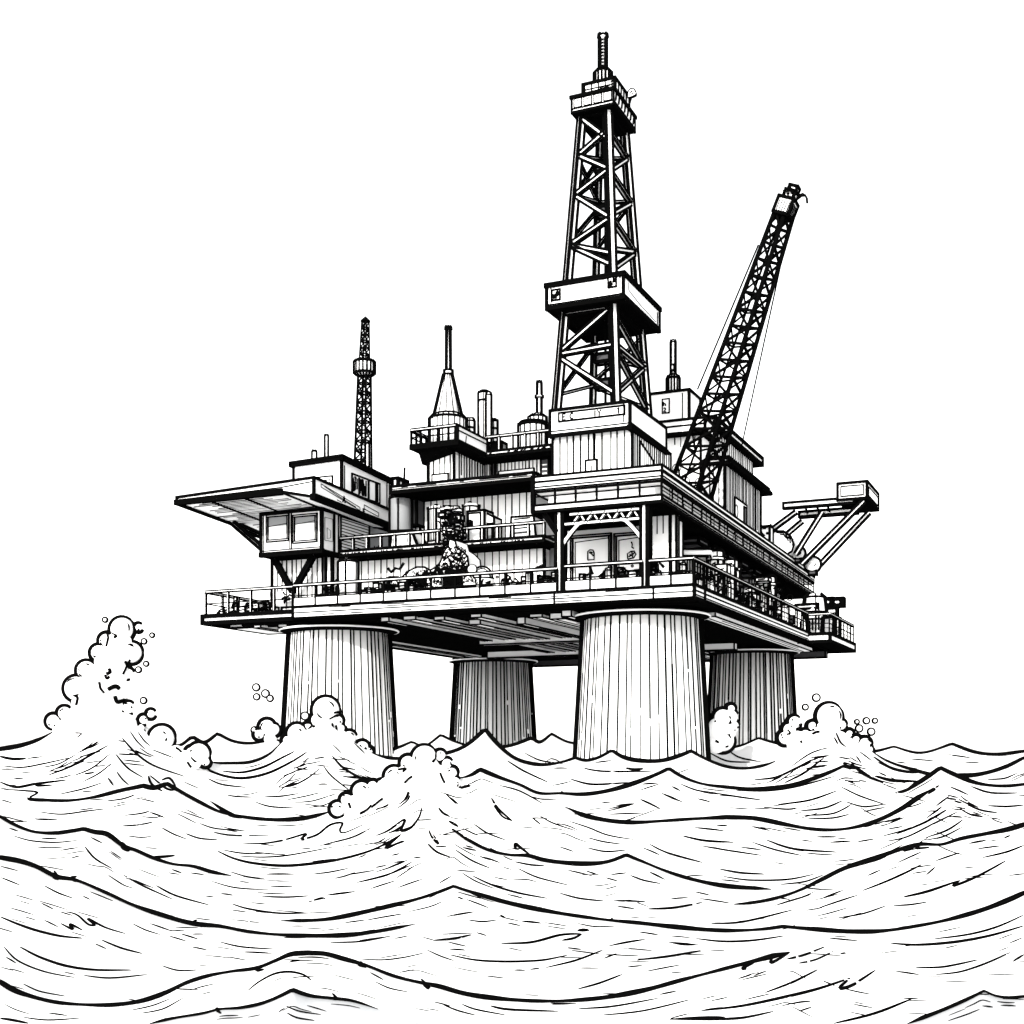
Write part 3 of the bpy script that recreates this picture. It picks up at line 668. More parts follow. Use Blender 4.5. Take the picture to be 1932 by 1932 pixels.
part(m, 'floodlight', dk)

# ---- equipment house behind the crane
qh = thing('equipment_house', 'white house with a ledge and a box shaped penthouse right of the derrick', 'deck house', (-4, 13, ZU1))
x1 = F(1300, 12); x0 = F(1224.6, 12)
m = MB(); m.box(F(1245, 12.3), F(1322, 12.3), 12.3, 13.9, ZU1, 22.57, .04); m.vlines((F(1262, 12.3), 12.29), (F(1322, 12.3), 12.29), 22.0, 22.57, .3, .016); part(m, 'wall', qh)
m = MB(); m.box(F(1228, 11.7), F(1330, 11.7), 11.7, 13.92, 22.575, 23.26, .05, W, K); m.prism((F(1228, 11.7), 11.69, 22.95), (F(1330, 11.7), 11.69, 22.95), .03); part(m, 'roof', qh)
m = MB(); m.box(x0, x1, 12, 13.9, 23.265, 24.86, .055); m.prism((x1 - .35, 11.99, 23.4), (x1 - .35, 11.99, 24.7), .018); part(m, 'penthouse', qh)
m = MB(); a, b = F(1250, 12), F(1263, 12); m.box(a, b, 11.97, 12, 23.78, 24.5, .022); glyph(m, a + .06, 11.96, 24.14, .22, 'h', 'x', .018); glyph(m, a + .08, 11.96, 23.85, .2, '2', 'x', .018); part(m, 'number_plate', qh)
y = 12.9; x = F(1270, y)
t = thing('rod_antenna', 'rod antenna on a fluted socket on the penthouse right of the derrick', 'antenna', (x, y, 24.86))
m = MB(); m.lathe(x, y, [(.3, 24.86), (.3, H(714, x, y)), (.22, H(708, x, y))], 18, W, (0, 1), .05, 12, .03, .05, 0, K); part(m, 'socket', t)
m = MB(); zt = H(641, x, y); m.lathe(x, y, [(.075, H(710, x, y)), (.075, zt - .12), (.04, zt)], 12, W, (1,), .03, 0, .02, .055)
m.box(x - .05, x + .12, y - .2, y - .1, H(700, x, y), H(690, x, y), .03); part(m, 'rod', t)

# ---- machinery shed at the rear right
sh = thing('machinery_shed', 'finely ribbed tall shed with overhanging eaves behind the crane on the upper deck', 'shed', (-5, 17, ZU1))
sx = -2.5
m = MB(); m.box(-7, sx, 14, 22, ZU1, 21.35, .045); m.vlines((sx + .01, 14), (sx + .01, 22), ZU1, 21.35, .3, .024); m.vlines((-7, 13.99), (sx, 13.99), ZU1, 21.35, .3, .018); part(m, 'wall', sh)
m = MB(); m.hexa([(-7, 13.95, 21.36), (sx + .35, 13.95, 21.36), (sx + .35, 23, 21.36), (-7, 23, 21.36), (-7, 13.95, 21.75), (sx + .2, 13.95, 21.62), (sx + .2, 23, 21.62), (-7, 23, 21.75)], .075, W, K); part(m, 'roof', sh)
m = MB(); m.box(-7, sx - .8, 14, 23.2, 21.75, 23.4, .04); m.vlines((sx - .79, 14), (sx - .79, 23.2), 21.75, 23.4, .4, .022); part(m, 'upper_wall', sh)
m = MB(); m.box(-7, sx - .5, 13.95, 24.4, 23.41, 23.8, .075, W, K); part(m, 'roof', sh)
m = MB(); y0, y1 = S(1386, sx + .05), S(1408, sx + .05); m.box(sx, sx + .06, y0, y1, ZU1, 19.9, .035); m.tube([(sx + .08, y0 + .3 + .3*math.cos(a*.7), 19.2 + .35*math.sin(a*.7)) for a in range(9)], .03, K, 5, True); m.box(sx + .06, sx + .1, y1 - .7, y1 - .2, ZU1 + .2, 19.7, .03, D); part(m, 'door', sh)

# ---- crane
yb = 9.0
cr = thing('crane', 'black lattice boom crane leaning to the right above the corner of the upper deck', 'crane', (F(1295, yb), yb, ZU1))
def tip(px, py, y): x = F(px, y); return Vector((x, y, H(py, x, y)))
A0, B0, C0 = tip(1250, 952, 9), tip(1307, 950, 9), tip(1341, 944, 10.6); E0 = A0 + Vector((.1, 1.6, 0))
ty = 9.0
A1, B1, C1 = tip(1464, 392, ty), tip(1480, 402, ty), tip(1497, 408, ty + .6); E1 = tip(1477, 398, ty + .6)
ch = [(A0, A1), (B0, B1), (C0, C1), (E0, E1)]
for i, (p, q) in enumerate(ch):
    m = MB(); m.tube([p, q], .115 if i < 3 else .06, K, 7); part(m, 'chord', cr)
m = MB(); N = 17
for fi in range(4):
    (p, q), (r, s_) = ch[fi], ch[(fi + 1) % 4]
    rr = .043 if fi < 2 else .028
    for i in range(N):
        t0, t1 = (i / N) ** .92, ((i + 1) / N) ** .92
        a, b = p.lerp(q, t0), r.lerp(s_, t0); c, d_ = p.lerp(q, t1), r.lerp(s_, t1)
        m.prism(a, b, rr, K, False)
        if i % 2: m.prism(a, d_, rr, K, False)
        else: m.prism(b, c, rr, K, False)
        if fi == 1 and i % 3: m.prism(a if not i % 2 else b, d_ if not i % 2 else c, rr * .7, K, False)
part(m, 'lattice', cr)
m = MB(); ax = (A1 - A0).normalized(); T0 = (A1 + B1 + C1 + E1) / 4
side = Vector((CT, 0, 0)); 
def obox(mb, c, ax, hw, hd, h, e, mm=W):
    u = Vector((1, 0, 0)); u = (u - ax * u.dot(ax)).normalized(); w = ax.cross(u)
    P = [c + u*sx*hw + w*sy*hd for sx, sy in ((-1,-1),(1,-1),(1,1),(-1,1))]
    if (w.y < 0): P = [c + u*sx*hw - w*sy*hd for sx, sy in ((-1,-1),(1,-1),(1,1),(-1,1))]
    mb.hexa([tuple(p) for p in P] + [tuple(p + ax * h) for p in P], e, mm, K); return P
P = obox(m, T0 - ax * .2, ax, .38, .45, .74, .055)
for i in range(1, 6):
    p = Vector(P[0]).lerp(Vector(P[1]), i / 6) + Vector((0, -.01, 0)); m.prism(p, p + ax * .6, .012, K, False)
    p = Vector(P[1]).lerp(Vector(P[2]), i / 6) + Vector((.01, 0, 0)); m.prism(p, p + ax * .6, .016, K, False)
part(m, 'boom_head', cr)
m = MB(); obox(m, T0 + ax * .5, ax, .25, .25, .45, .05); obox(m, T0 + ax * .97 + Vector((.05, 0, 0)), ax, .2, .2, .22, .05)
for i in range(12): 
    p = T0 + ax * random.uniform(.55, 1.0) + Vector((random.uniform(-.28, .28), -.4, 0)); m.prism(p, p + Vector((random.uniform(-.1, .1), 0, random.uniform(.05, .15))), .03, K, False)
part(m, 'sheave_block', cr)
m = MB(); h0 = T0 + ax * .55 + Vector((.42, 0, 0)); m.tube([h0, h0 + Vector((.2, 0, .12)), h0 + Vector((.38, 0, .1)), h0 + Vector((.45, 0, -.05)), h0 + Vector((.47, 0, -.28))], .06, K, 6)
m.tube([h0 + Vector((0, 0, .15)), h0 + Vector((.25, 0, .22)), h0 + Vector((.4, 0, .1))], .04, K, 6); part(m, 'hook', cr)
def cable(p, q, r=.012):
    m = MB(); m.tube([p, q], r, K, 5); part(m, 'cable', cr)
cable(tip(1316, 735, 8.5), tip(1431, 462, 8.9), .045)
cable(tip(1398, 848, 16), tip(1473, 500, 9.6), .04)
m = MB(); m.box(A0.x - .2, C0.x + .1, 8.7, 10.8, ZU1, ZU1 + .22, .05, D)
for i in range(7):
    a = i * .4; p = A0.lerp(A1, .09).lerp(B0.lerp(B1, .09), random.random()) + Vector((random.uniform(-.2, .3), random.uniform(-.05, .3), random.uniform(-.6, .9)))
    m.tube([p + Vector((.22*math.cos(t*.7), 0, .22*math.sin(t*.7))) for t in range(9)], .025, K, 5, True)
part(m, 'slew_base', cr)

# ---- outrigger boom with box at the far right
fb = thing('outrigger_boom', 'white outrigger boom with a box at its end hanging out over the sea', 'boom', (-1.5, 26, ZU1))
fy = 26
fx0, fx1 = F(1478, fy), F(1612, fy); fz = H(950, 0, fy)
m = MB(); m.box(fx0, fx1, fy, fy + .3, fz - .12, fz + .2, .055); part(m, 'beam', fb)
m = MB(); m.box(F(1502, fy), F(1612, fy), fy + .9, fy + 1.3, fz - .55, fz - .25, .06); 
for px in (1518, 1540, 1560): m.prism((F(px, fy), fy + .1, fz - .1), (F(px, fy), fy + 1, fz - .4), .04)
part(m, 'beam', fb)
qx0, qx1 = F(1581, fy), F(1636, fy); qz0, qz1 = H(942, 2, fy), H(911, 2, fy)
m = MB(); m.box(qx0, qx1, fy - .1, fy + 4.2, qz0, qz1, .06, W, K); m.box(qx0 + .2, qx1 - .2, fy - .14, fy - .1, qz0 + .2, qz1 - .2, .025); m.box(qx1, qx1 + .03, fy + .4, fy + 3.8, qz0 + .2, qz1 - .25, .025); part(m, 'end_box', fb)
for a, b, c, d_, y in ((1502, 966, 1440, 1015, 26), (1513, 984, 1478, 1017, 27), (1551, 966, 1505, 1046, 26.2), (1630, 946, 1517, 1064, 26), (1640, 967, 1541, 1076, 27.2)):
    xa_, xb_ = F(a, y), F(c, y); m = MB(); m.beam((xa_, y, H(b, xa_, y)), (xb_, y - .6, H(d_, xb_, y - .6)), .115, .056); part(m, 'strut', fb)
def roller(px, py, rp, y, lab, squash=1.0):
    x = F(px, y); r = rp * dep(x, y) / FPX; z = H(py, x, y); m = MB()
    m.sphere((x, y, z), r, W, 18, 12, (1, 1, squash)); m.tube([(x + r*1.04*math.cos(i*math.pi/12), y - .05, z + r*1.04*squash*math.sin(i*math.pi/12)) for i in range(24)], .11, K, 6, True)
    m.tube([(x + r*.3, y - r*.95, z - r*.3), (x + r*.55, y - r*.85, z), (x + r*.3, y - r*.9, z + r*.2)], .035, K, 5)
    m.box(x - r*.5, x + r*.5, y - .2, y + .2, z - r*1.35, z - r*.8, .04, D)
    solo(m, 'winch_drum', lab, 'winch', (x, y, z - r), 'winch drums under the outrigger boom')
roller(1507, 1045, 12, 26.3, 'round white winch drum under the middle struts of the outrigger boom')
roller(1534, 1066, 14, 26.2, 'round white winch drum at the end of the upper deck edge')
m = MB(); y = 25; x = F(1472, y); z = H(1036, x, y)
P = [(F(px, y), y, H(py, F(px, y), y)) for px, py in ((px, py - 20) for px, py in ((1452, 1032), (1462, 1022), (1478, 1022), (1492, 1032), (1498, 1048), (1494, 1060), (1478, 1070), (1462, 1060)))]
b0 = m.add(P + [(a, y + 1.2, c) for a, b, c in P]); n = len(P)
m.face(tuple(b0 + i for i in range(n)), W); m.face(tuple(b0 + n + i for i in reversed(range(n))), W)
for i in range(n): m.face((b0 + (i+1) % n, b0 + i, b0 + n + i, b0 + n + (i+1) % n), W)
m.tube(P, .075, K, 6, True)
for i in range(4): a, b, c = P[1]; m.tube([(a + .1 + i*.22, y - .03, c - .1 - i*.12), (a + .5 + i*.2, y - .03, c - .15 - i*.14), (a + .7 + i*.12, y - .03, c - .5 - i*.15)], .04, K, 5)
solo(m, 'motor_housing', 'hump backed ribbed motor housing at the foot of the outrigger boom', 'motor', (x, y, z - .5))
m = MB(); y = 23.5; x = F(1440, y)
m.box(F(1429, y), F(1452, y), y, y + .8, ZU1, H(993, x, y), .05)
for i in range(9): a = F(random.uniform(1430, 1450), y); c = random.uniform(ZU1 + .4, ZU1 + 1.4); m.tube([(a, y - .03, c), (a + .2, y - .03, c + random.uniform(-.3, .3))], random.uniform(.03, .09), K, 5)
solo(m, 'switch_cabinet', 'cluttered white switch cabinet beside the rear shed corner', 'cabinet', (x, y, ZU1))

# ================================================================== MACHINERY ON THE DECKS
def tank(px, pt, pb, hw, y, lab, name='storage_tank', cat='tank', lines=10, zb=None, dome=True, m2=W, group=None):
    x = F(px, y); r = hw * dep(x, y) / FPX; zt = H(pt, x, y); z0 = H(pb, x, y) if zb is None else zb
    t = thing(name, lab, cat, (x, y, z0), group); m = MB()
    m.lathe(x, y, [(r, z0), (r, zt - r * .25), (r * .8, zt - r*.05), (r * .3, zt)] if dome else [(r, z0), (r, zt - .12), (r * 1.05, zt - .1), (r * 1.05, zt)], 22, m2, (0, 1), .035, lines, .016, .055); part(m, 'shell', t)
    m = MB(); m.lathe(x, y, [(r + .07, z0 + (zt - z0) * .08), (r + .07, z0 + (zt - z0) * .16)], 22, W, (0, 1), .03); part(m, 'band', t)
    m = MB(); m.prism((x + r * .3, y - r - .04, z0 + .2), (x + r * .3, y - r - .04, zt - r * .4), .022, K, False); m.lathe(x - r*.2, y, [(.08, zt - .1), (.08, zt + .12)], 8, W, (1,), .03); part(m, 'pipe', t)
    return t
def jumble(x0, x1, y0, y1, z0, z1, n, name, lab, cat, seed, big=.35):
    """A machine of many small plates, valves and pipes."""
    random.seed(seed); t = thing(name, lab, cat, ((x0 + x1) / 2, (y0 + y1) / 2, z0))
    m = MB(); m.box(x0, x1, y0 + .05, y1, z0, z0 + .09, .025, W); part(m, 'skid', t)
    for i in range(n):
        x, y, z = random.uniform(x0, x1), random.uniform(y0, y1), z0 + .1 + (z1 - z0) * random.random() ** 1.6
        q = random.random(); w, h = random.uniform(.08, big), random.uniform(.08, big); m = MB()
        if q < .36:
            m.box(x - w, x + w, y - w, y + w, max(z0, z - h), z + h * .5, .03, random.choice([W, W, W, D])); 
            m.prism((x - w*.6, y - w - .005, z - h*.3), (x + w*.5, y - w - .005, z - h*.2), .02); part(m, 'housing', t)
        elif q < .58: m.lathe(x, y, [(w * .6, z0), (w * .6, z), (w * .3, z + .1)], 10, W, (1,), .028, 4, .015, .03); part(m, 'valve', t)
        elif q < .82:
            P = [(x, y - .1, z)]
            for _ in range(3): a = P[-1]; P.append((min(x1, max(x0, a[0] + random.uniform(-.4, .4))), a[1] - .02, max(z0 + .05, a[2] + random.uniform(-.4, .3))))
            m.tube(P, random.uniform(.04, .08), K, 5); part(m, 'pipe', t)
        else: m.tube([(x + w*.5*math.cos(a*.7), y - .15, z + w*.5*math.sin(a*.7)) for a in range(9)], .035, K, 5, True); part(m, 'handwheel', t)
    return t

tank(657, 1056, 1103, 17, 1.6, 'stout rounded white tank beside the cabin base on the lower deck', lines=5, zb=ZD)
tank(826, 957, 1015, 16, 4.3, 'fluted white tank on the side gallery left of the pump tower', lines=16, zb=16.22, dome=False)
tank(889, 952, 1005, 13, 4.4, 'plain white tank on the side gallery right of the pump tower', lines=3, zb=16.22, dome=False)
tank(756, 936, 985, 19, 4.2, 'plain grey tank standing at the left end of the side gallery', lines=0, zb=16.22, m2=G)
t = thing('control_cabinet', 'white box cabinet with a framed door on the side gallery', 'cabinet', (F(905, 3.7), 3.7, 16.22))
m = MB(); a, b = F(882, 3.7), F(914, 3.7); zt = H(965, a, 3.7); m.box(a, b, 3.7, 4.6, 16.22, zt, .04); part(m, 'casing', t)
m = MB(); m.box(a + .08, b - .2, 3.66, 3.7, 16.3, zt - .12, .025); part(m, 'door', t)
m = MB(); m.prism((a + .2, 3.64, 17.0), (a + .2, 3.64, 17.4), .035, K, False); m.prism((a + .3, 3.64, 17.05), (a + .3, 3.64, 17.35), .025, K, False); part(m, 'handle', t)
t = thing('control_cabinet', 'smaller peaked cabinet right beside the framed door cabinet on the gallery', 'cabinet', (F(925, 4), 4, 16.22))
m = MB(); a, b = F(916, 4), F(932, 4); m.hexa([(a, 4, 16.22), (b, 4, 16.22), (b, 4.8, 16.22), (a, 4.8, 16.22), (a, 4, 17.75), (b, 4, 17.5), (b, 4.8, 17.5), (a, 4.8, 17.75)], .035, W); m.box(a + .12, b - .08, 3.97, 4, 16.3, 17.2, .03, G); part(m, 'casing', t)
m = MB(); a, b = F(963, 3.8), F(1012, 3.8); m.hexa([(a, 3.8, 16.22), (b, 3.8, 16.22), (b, 4.8, 16.22), (a, 4.8, 16.22), (a + .05, 3.8, H(976, a, 3.8)), (b - .15, 3.8, H(976, a, 3.8)), (b - .15, 4.8, H(976, a, 3.8)), (a + .05, 4.8, H(976, a, 3.8))], .035)
for i in range(4): z = 16.6 + i * .22; m.prism((a + .2, 3.79, z), (b - .3, 3.79, z + .02), .02, K, False)
solo(m, 'louvred_unit', 'low white louvred air unit at the right end of the side gallery', 'air unit', (a, 3.8, 16.22))
m = MB(); a, b = F(736, 3.6), F(790, 3.6); m.hexa([(a, 3.6, 16.22), (b, 3.6, 16.22), (b, 4.6, 16.22), (a, 4.6, 16.22), (a + .1, 3.6, 17.15), (b - .4, 3.6, 17.1), (b - .4, 4.6, 17.1), (a + .1, 4.6, 17.15)], .045); solo(m, 'storage_box', 'low sloping white storage box at the left end of the side gallery', 'box', (a, 3.6, 16.22))
# pump tower that climbs from the lower deck past the gallery
random.seed(11)
pt = thing('pump_tower', 'tall tangled pump and valve tower rising through the side gallery', 'pump', (F(850, 2.3), 2.3, ZD))
py_ = 2.3
m = MB(); m.box(F(842, 2.5), F(858, 2.5), 2.5, 2.8, ZD, H(960, F(850, 2.5), 2.5), .04, D); part(m, 'frame', pt)
for i in range(50):
    t_ = random.random(); pcx = 850 + random.uniform(-15, 15) * (.7 + .5 * t_); pcy = 958 + t_ * 95; x = F(pcx, py_); z = H(pcy, x, py_); w = random.uniform(.08, .22)
    yy = py_ + random.uniform(-.3, .3); m = MB()
    if random.random() < .5: m.box(x - w, x + w, yy, yy + .3, z - w * .6, z + w * .6, .035, random.choice([W, W, W, D])); part(m, 'housing', pt)
    else: m.lathe(x, yy, [(w, z - .1), (w, z + .06), (w * .6, z + .12)], 10, W, (0, 1), .03); part(m, 'valve', pt)
for i in range(34):
    x = F(850 + random.uniform(-18, 18), 1.95); z = H(random.uniform(962, 1050), x, 1.95); m = MB()
    m.tube([(x, 1.95, z), (x + random.uniform(-.2, .2), 1.9, z + random.uniform(-.2, .2)), (x + random.uniform(-.3, .3), 1.95, z + random.uniform(-.3, .3))], random.uniform(.022, .05), K, 5); part(m, 'pipe', pt)
# engine block, hump shaped with rough dark lower flank
random.seed(21)
en = thing('engine_mound', 'big irregular hump shaped engine with a dark scribbled flank on the lower deck', 'engine', (F(840, 2.0), 2.0, ZD))
ey_ = 1.9
def plate(mb, pts, y0, y1, e=.05, mm=W):
    P = [(F(px, y0), y0, H(py, F(px, y0), y0)) for px, py in pts]; b0 = mb.add(P + [(a, y1, c) for a, _, c in P]); n = len(P)
    mb.face(tuple(b0 + i for i in reversed(range(n))), mm); mb.face(tuple(b0 + n + i for i in range(n)), mm)
    for i in range(n): mb.face((b0 + i, b0 + (i+1) % n, b0 + n + (i+1) % n, b0 + n + i), mm)
    mb.tube(P, e, K, 5, True); mb.tube([(a, y1, c) for a, _, c in P], e, K, 5, True)
def scribble(mb, cx_, cy_, sx_, sy_, n, y, lo, hi, lim=None):
    for i in range(n):
        px, py = random.gauss(cx_, sx_), random.gauss(cy_, sy_)
        if lim and not (lim[0] < px < lim[2] and lim[1] < py < lim[3]): continue
        x = F(px, y); z = H(py, x, y); a = random.uniform(0, 6.28); L = random.uniform(.04, .16)
        mb.tube([(x, y, z), (x + L*math.cos(a)*.6, y, z + L*math.sin(a)), (x + L*math.cos(a + .8), y, z + L*math.sin(a + .8))], random.uniform(lo, hi), K, 4)
m = MB()
plate(m, [(752, 1104), (757, 1090), (770, 1078), (786, 1070), (800, 1070), (812, 1076), (822, 1070), (830, 1076), (832, 1104)], 1.7, 2.8, .055)
scribble(m, 804, 1094, 18, 8, 210, 1.67, .03, .075, (758, 1076, 830, 1106)); scribble(m, 790, 1078, 16, 4, 30, 1.67, .015, .025, (765, 1072, 828, 1104))
part(m, 'gearbox', en)
m = MB()
plate(m, [(818, 1108), (822, 1078), (832, 1058), (838, 1040), (846, 1030), (848, 1018), (858, 1020), (862, 1034), (872, 1040), (882, 1050), (884, 1066), (876, 1076), (886, 1088), (890, 1108)], 1.3, 2.6, .055)
scribble(m, 850, 1090, 20, 11, 420, 1.27, .035, .085, (822, 1048, 886, 1108)); scribble(m, 858, 1056, 15, 14, 170, 1.27, .022, .045, (836, 1030, 882, 1100))
for q in ([(836, 1058), (848, 1048), (862, 1052), (872, 1062)], [(846, 1036), (856, 1044), (870, 1044)], [(862, 1070), (874, 1066), (882, 1056)], [(828, 1080), (838, 1070), (852, 1068)]):
    m.tube([(F(a, 1.26), 1.26, H(c, F(a, 1.26), 1.26)) for a, c in q], .045, K, 5)
part(m, 'casing', en)
for pts, y in (([(872, 1082), (884, 1080), (896, 1090), (898, 1106), (874, 1106)], 1.15), ([(806, 1090), (820, 1084), (832, 1090), (834, 1108), (804, 1108)], 1.1), ([(726, 1098), (734, 1088), (752, 1088), (756, 1106), (728, 1106)], 1.4)):
    m = MB(); plate(m, pts, y, y + .5, .045); scribble(m, pts[1][0] + 4, pts[1][1] + 14, 8, 5, 26, y - .03, .018, .04); part(m, 'cover', en)
for px, py, rr in ((889, 1074, 9),):
    x = F(px, 1.2); z = H(py, x, 1.2); r = rr * dep(x, 1.2) / FPX; m = MB(); m.sphere((x, 1.35, z), r, W, 14, 10); m.tube([(x + r*math.cos(a*math.pi/9), 1.33, z + r*math.sin(a*math.pi/9)) for a in range(18)], .045, K, 5, True); part(m, 'valve_dome', en)
m = MB()
for dx_, r in ((0, .55), (.0, .42)): 
    x = F(909, 1.6); z = H(1091, x, 1.6); m.tube([(x + r*math.cos(a*math.pi/12), 1.6, z + r*math.sin(a*math.pi/12)) for a in range(13)], .05, K, 6)
m.lathe(x, 1.75, [(.5, ZD), (.5, z), (.3, z + .35), (.1, z + .45)], 18, W, (1,), .03)
part(m, 'flywheel_cover', en)
m = MB(); P = [(F(px, 1.8), 1.8, H(py, F(px, 1.8), 1.8)) for px, py in ((732, 1072), (738, 1080), (746, 1072), (754, 1074), (762, 1062))]; m.tube(P, .07, K, 6); part(m, 'exhaust_pipe', en)
jumble(F(690, .9), F(770, .9), .8, 1.6, ZD, ZD + .95, 34, 'pipe_manifold', 'row of small valves and pipes behind the rail beside the rounded tank', 'manifold', 31, .22)
jumble(F(775, .9), F(830, .9), .5, .9, ZD, ZD + .8, 24, 'pipe_manifold', 'tangle of pipes behind the rail just in front of the engine hump', 'manifold', 32, .22)
jumble(F(915, .9), F(1044, .9), .7, 1.6, ZD, ZD + 1.0, 46, 'pipe_manifold', 'long row of valves behind the rail left of the front porch post', 'manifold', 33, .24)
jumble(F(1070, .9), F(1205, .9), .6, 1.4, ZD, ZD + .95, 38, 'pipe_manifold', 'row of small boxes and pipes behind the rail under the porch arch', 'manifold', 34, .2)
jumble(F(1232, .9), F(1300, .9), .6, 1.3, ZD, ZD + .9, 22, 'pipe_manifold', 'short row of pipes behind the rail at the very front corner', 'manifold', 35, .2)
jumble(F(600, .7), F(640, .7), .5, .9, ZD, ZD + .85, 22, 'pipe_manifold', 'dark cluster of valves behind the rail beside the cabin base', 'manifold', 36, .22)
jumble(F(412, 1.8), F(505, 1.8), 1.6, 2.6, ZD, ZD + .75, 40, 'winch_unit', 'low cluttered mooring winch behind the left balcony railing', 'winch', 37, .24)
m = MB(); a, b = F(684, 3.2), F(764, 3.2); m.box(a, b, 2.6, 3.4, ZD, ZD + 1.0, .035)
for i in range(5): m.box(a + .3 + i * .5, a + .6 + i * .5, 2.9, 3.2, ZD + 1.0, ZD + 1.15 + .2 * (i % 2), .03)
solo(m, 'pump_skid', 'long low white pump skid between the rounded tank and the engine', 'pump', (a, 3, ZD))
# right side, under the upper deck
def side_tank(px, pt_, x, hw, lab, lines=6, dome=True):
    y = S(px, x); r = hw * dep(x, y) / FPX; zt = H(pt_, x, y); t = thing('storage_tank', lab, 'tank', (x, y, ZD)); m = MB()
    m.lathe(x, y, [(r, ZD), (r, zt - r * .3), (r * .75, zt - .05), (r * .2, zt)] if dome else [(r, ZD), (r, zt)], 20, W, (0, 1), .04, lines, .02, .06); part(m, 'shell', t)
    m = MB(); m.lathe(x, y, [(r + .06, zt - r - .2), (r + .06, zt - r - .05)], 20, W, (0, 1), .03); part(m, 'band', t)
    m = MB(); m.tube([(x + r*.7, y - r, ZD), (x + r*.7, y - r, zt - .6), (x + r*.4, y - r*.7, zt - .3)], .05, K, 6); part(m, 'pipe', t)
side_tank(1350, 1037, -1.7, 13, 'white dome topped tank under the upper deck nearest the front corner')
side_tank(1386, 1062, -1.7, 8, 'slim white tank right behind the dome topped tank', 3)
side_tank(1447, 1085, -1.6, 14, 'squat white tank behind the right hand rail under the upper deck', 8)
jumble(-2.8, -1.0, 8, 10.5, ZD, ZD + 2.4, 30, 'compressor', 'tangled compressor beside the slim tank under the upper deck', 'compressor', 41, .32)
jumble(-2.8, -.6, 13, 16.5, ZD, ZD + 2.2, 46, 'compressor', 'dark cluttered compressor between the slim tank and the squat tank', 'compressor', 42, .34)
jumble(-2.6, -.5, 18, 22.8, ZD, ZD + 2.4, 54, 'compressor', 'large cluttered compressor at the far end of the right hand rail', 'compressor', 43, .36)
jumble(-2.4, -.6, 2.2, 6.5, ZD, ZD + .9, 26, 'pipe_manifold', 'knot of pipes behind the right hand rail next to the corner', 'manifold', 44, .22)
jumble(-2.4, -.5, 10.5, 13, ZD, ZD + 1.6, 26, 'pipe_manifold', 'stacked valves behind the right hand rail below the upper deck', 'manifold', 45, .26)
m = MB(); random.seed(50)
for y0 in (7.5, 10.0, 12.8, 15.5, 18.5):
    m.box(-3.1, -2.0, y0, y0 + 1.6, ZU0 - .6, ZU0 - .35, .05, D); m.tube([(-2.9, y0, ZU0 - .9), (-1.9, y0 + .5, ZU0 - .75), (-1.8, y0 + 1.8, ZU0 - .95)], .06, K, 6)
for y0 in (7, 9.5): m.tube([(-2.6, y0, ZU0 - 1.1), (-1.7, y0 + 1.4, ZU0 - .95), (-2.2, y0 + 4, ZU0 - 1.2)], .12, W, 8); m.tube([(-2.6, y0, ZU0 - 1.22), (-1.7, y0 + 1.4, ZU0 - 1.07), (-2.2, y0 + 4, ZU0 - 1.32)], .05, K, 6)
solo(m, 'ceiling_ducts', 'boxy ducts and bent pipes hung under the upper deck on the right side', 'duct', (-2.4, 13, ZU0 - 1))
# machines on the right balcony
t = thing('deck_pump', 'white barrel shaped pump on the far right balcony', 'pump', (-.3, 24.5, ZD - .1))
x, y = F(1537, 24.6), 24.6
m = MB(); m.lathe(x, y, [(.3, ZD - .1), (.38, ZD + .9), (.62, ZD + 1.3), (.5, ZD + 2.2), (.25, ZD + 2.4)], 16, W, (1, 2, 3), .05, 5, .03, .09); part(m, 'barrel', t)
m = MB()
for i in range(9): m.tube([(x - .9 + i*.18, y - .6, ZD + .2), (x - .9 + i*.18, y - .6, ZD + random.uniform(.7, 1.6))], .06, K, 5)
m.box(x - 1, x + .3, y - .5, y - .2, ZD + 1.5, ZD + 1.75, .06); part(m, 'valve_row', t)
t = thing('searchlight_post', 'twin headed searchlight on a stout post at the far right balcony', 'searchlight', (.3, 27, ZD - .1))
y = 27; x = F(1568, y)
m = MB(); m.box(x - .45, x + .15, y, y + .5, ZD - .1, H(1164, x, y), .06); m.box(x + .25, x + .5, y, y + .4, ZD - .1, H(1166, x, y), .05); part(m, 'post', t)
m = MB(); m.box(x - .35, x + .35, y - .1, y + .4, H(1164, x, y), H(1148, x, y), .06); m.prism((x - .35, y - .12, H(1157, x, y)), (x + .35, y - .12, H(1157, x, y)), .03); part(m, 'bracket', t)
for px in (1561, 1580):
    m = MB(); xx = F(px, y); z = H(1136, xx, y); m.box(xx - .3, xx + .3, y - .1, y + .5, z - .2, z + .2, .09, W); m.tube([(xx + .18*math.cos(a*.7), y - .14, z + .15*math.sin(a*.7)) for a in range(9)], .06, K, 5, True); part(m, 'lamp_head', t)

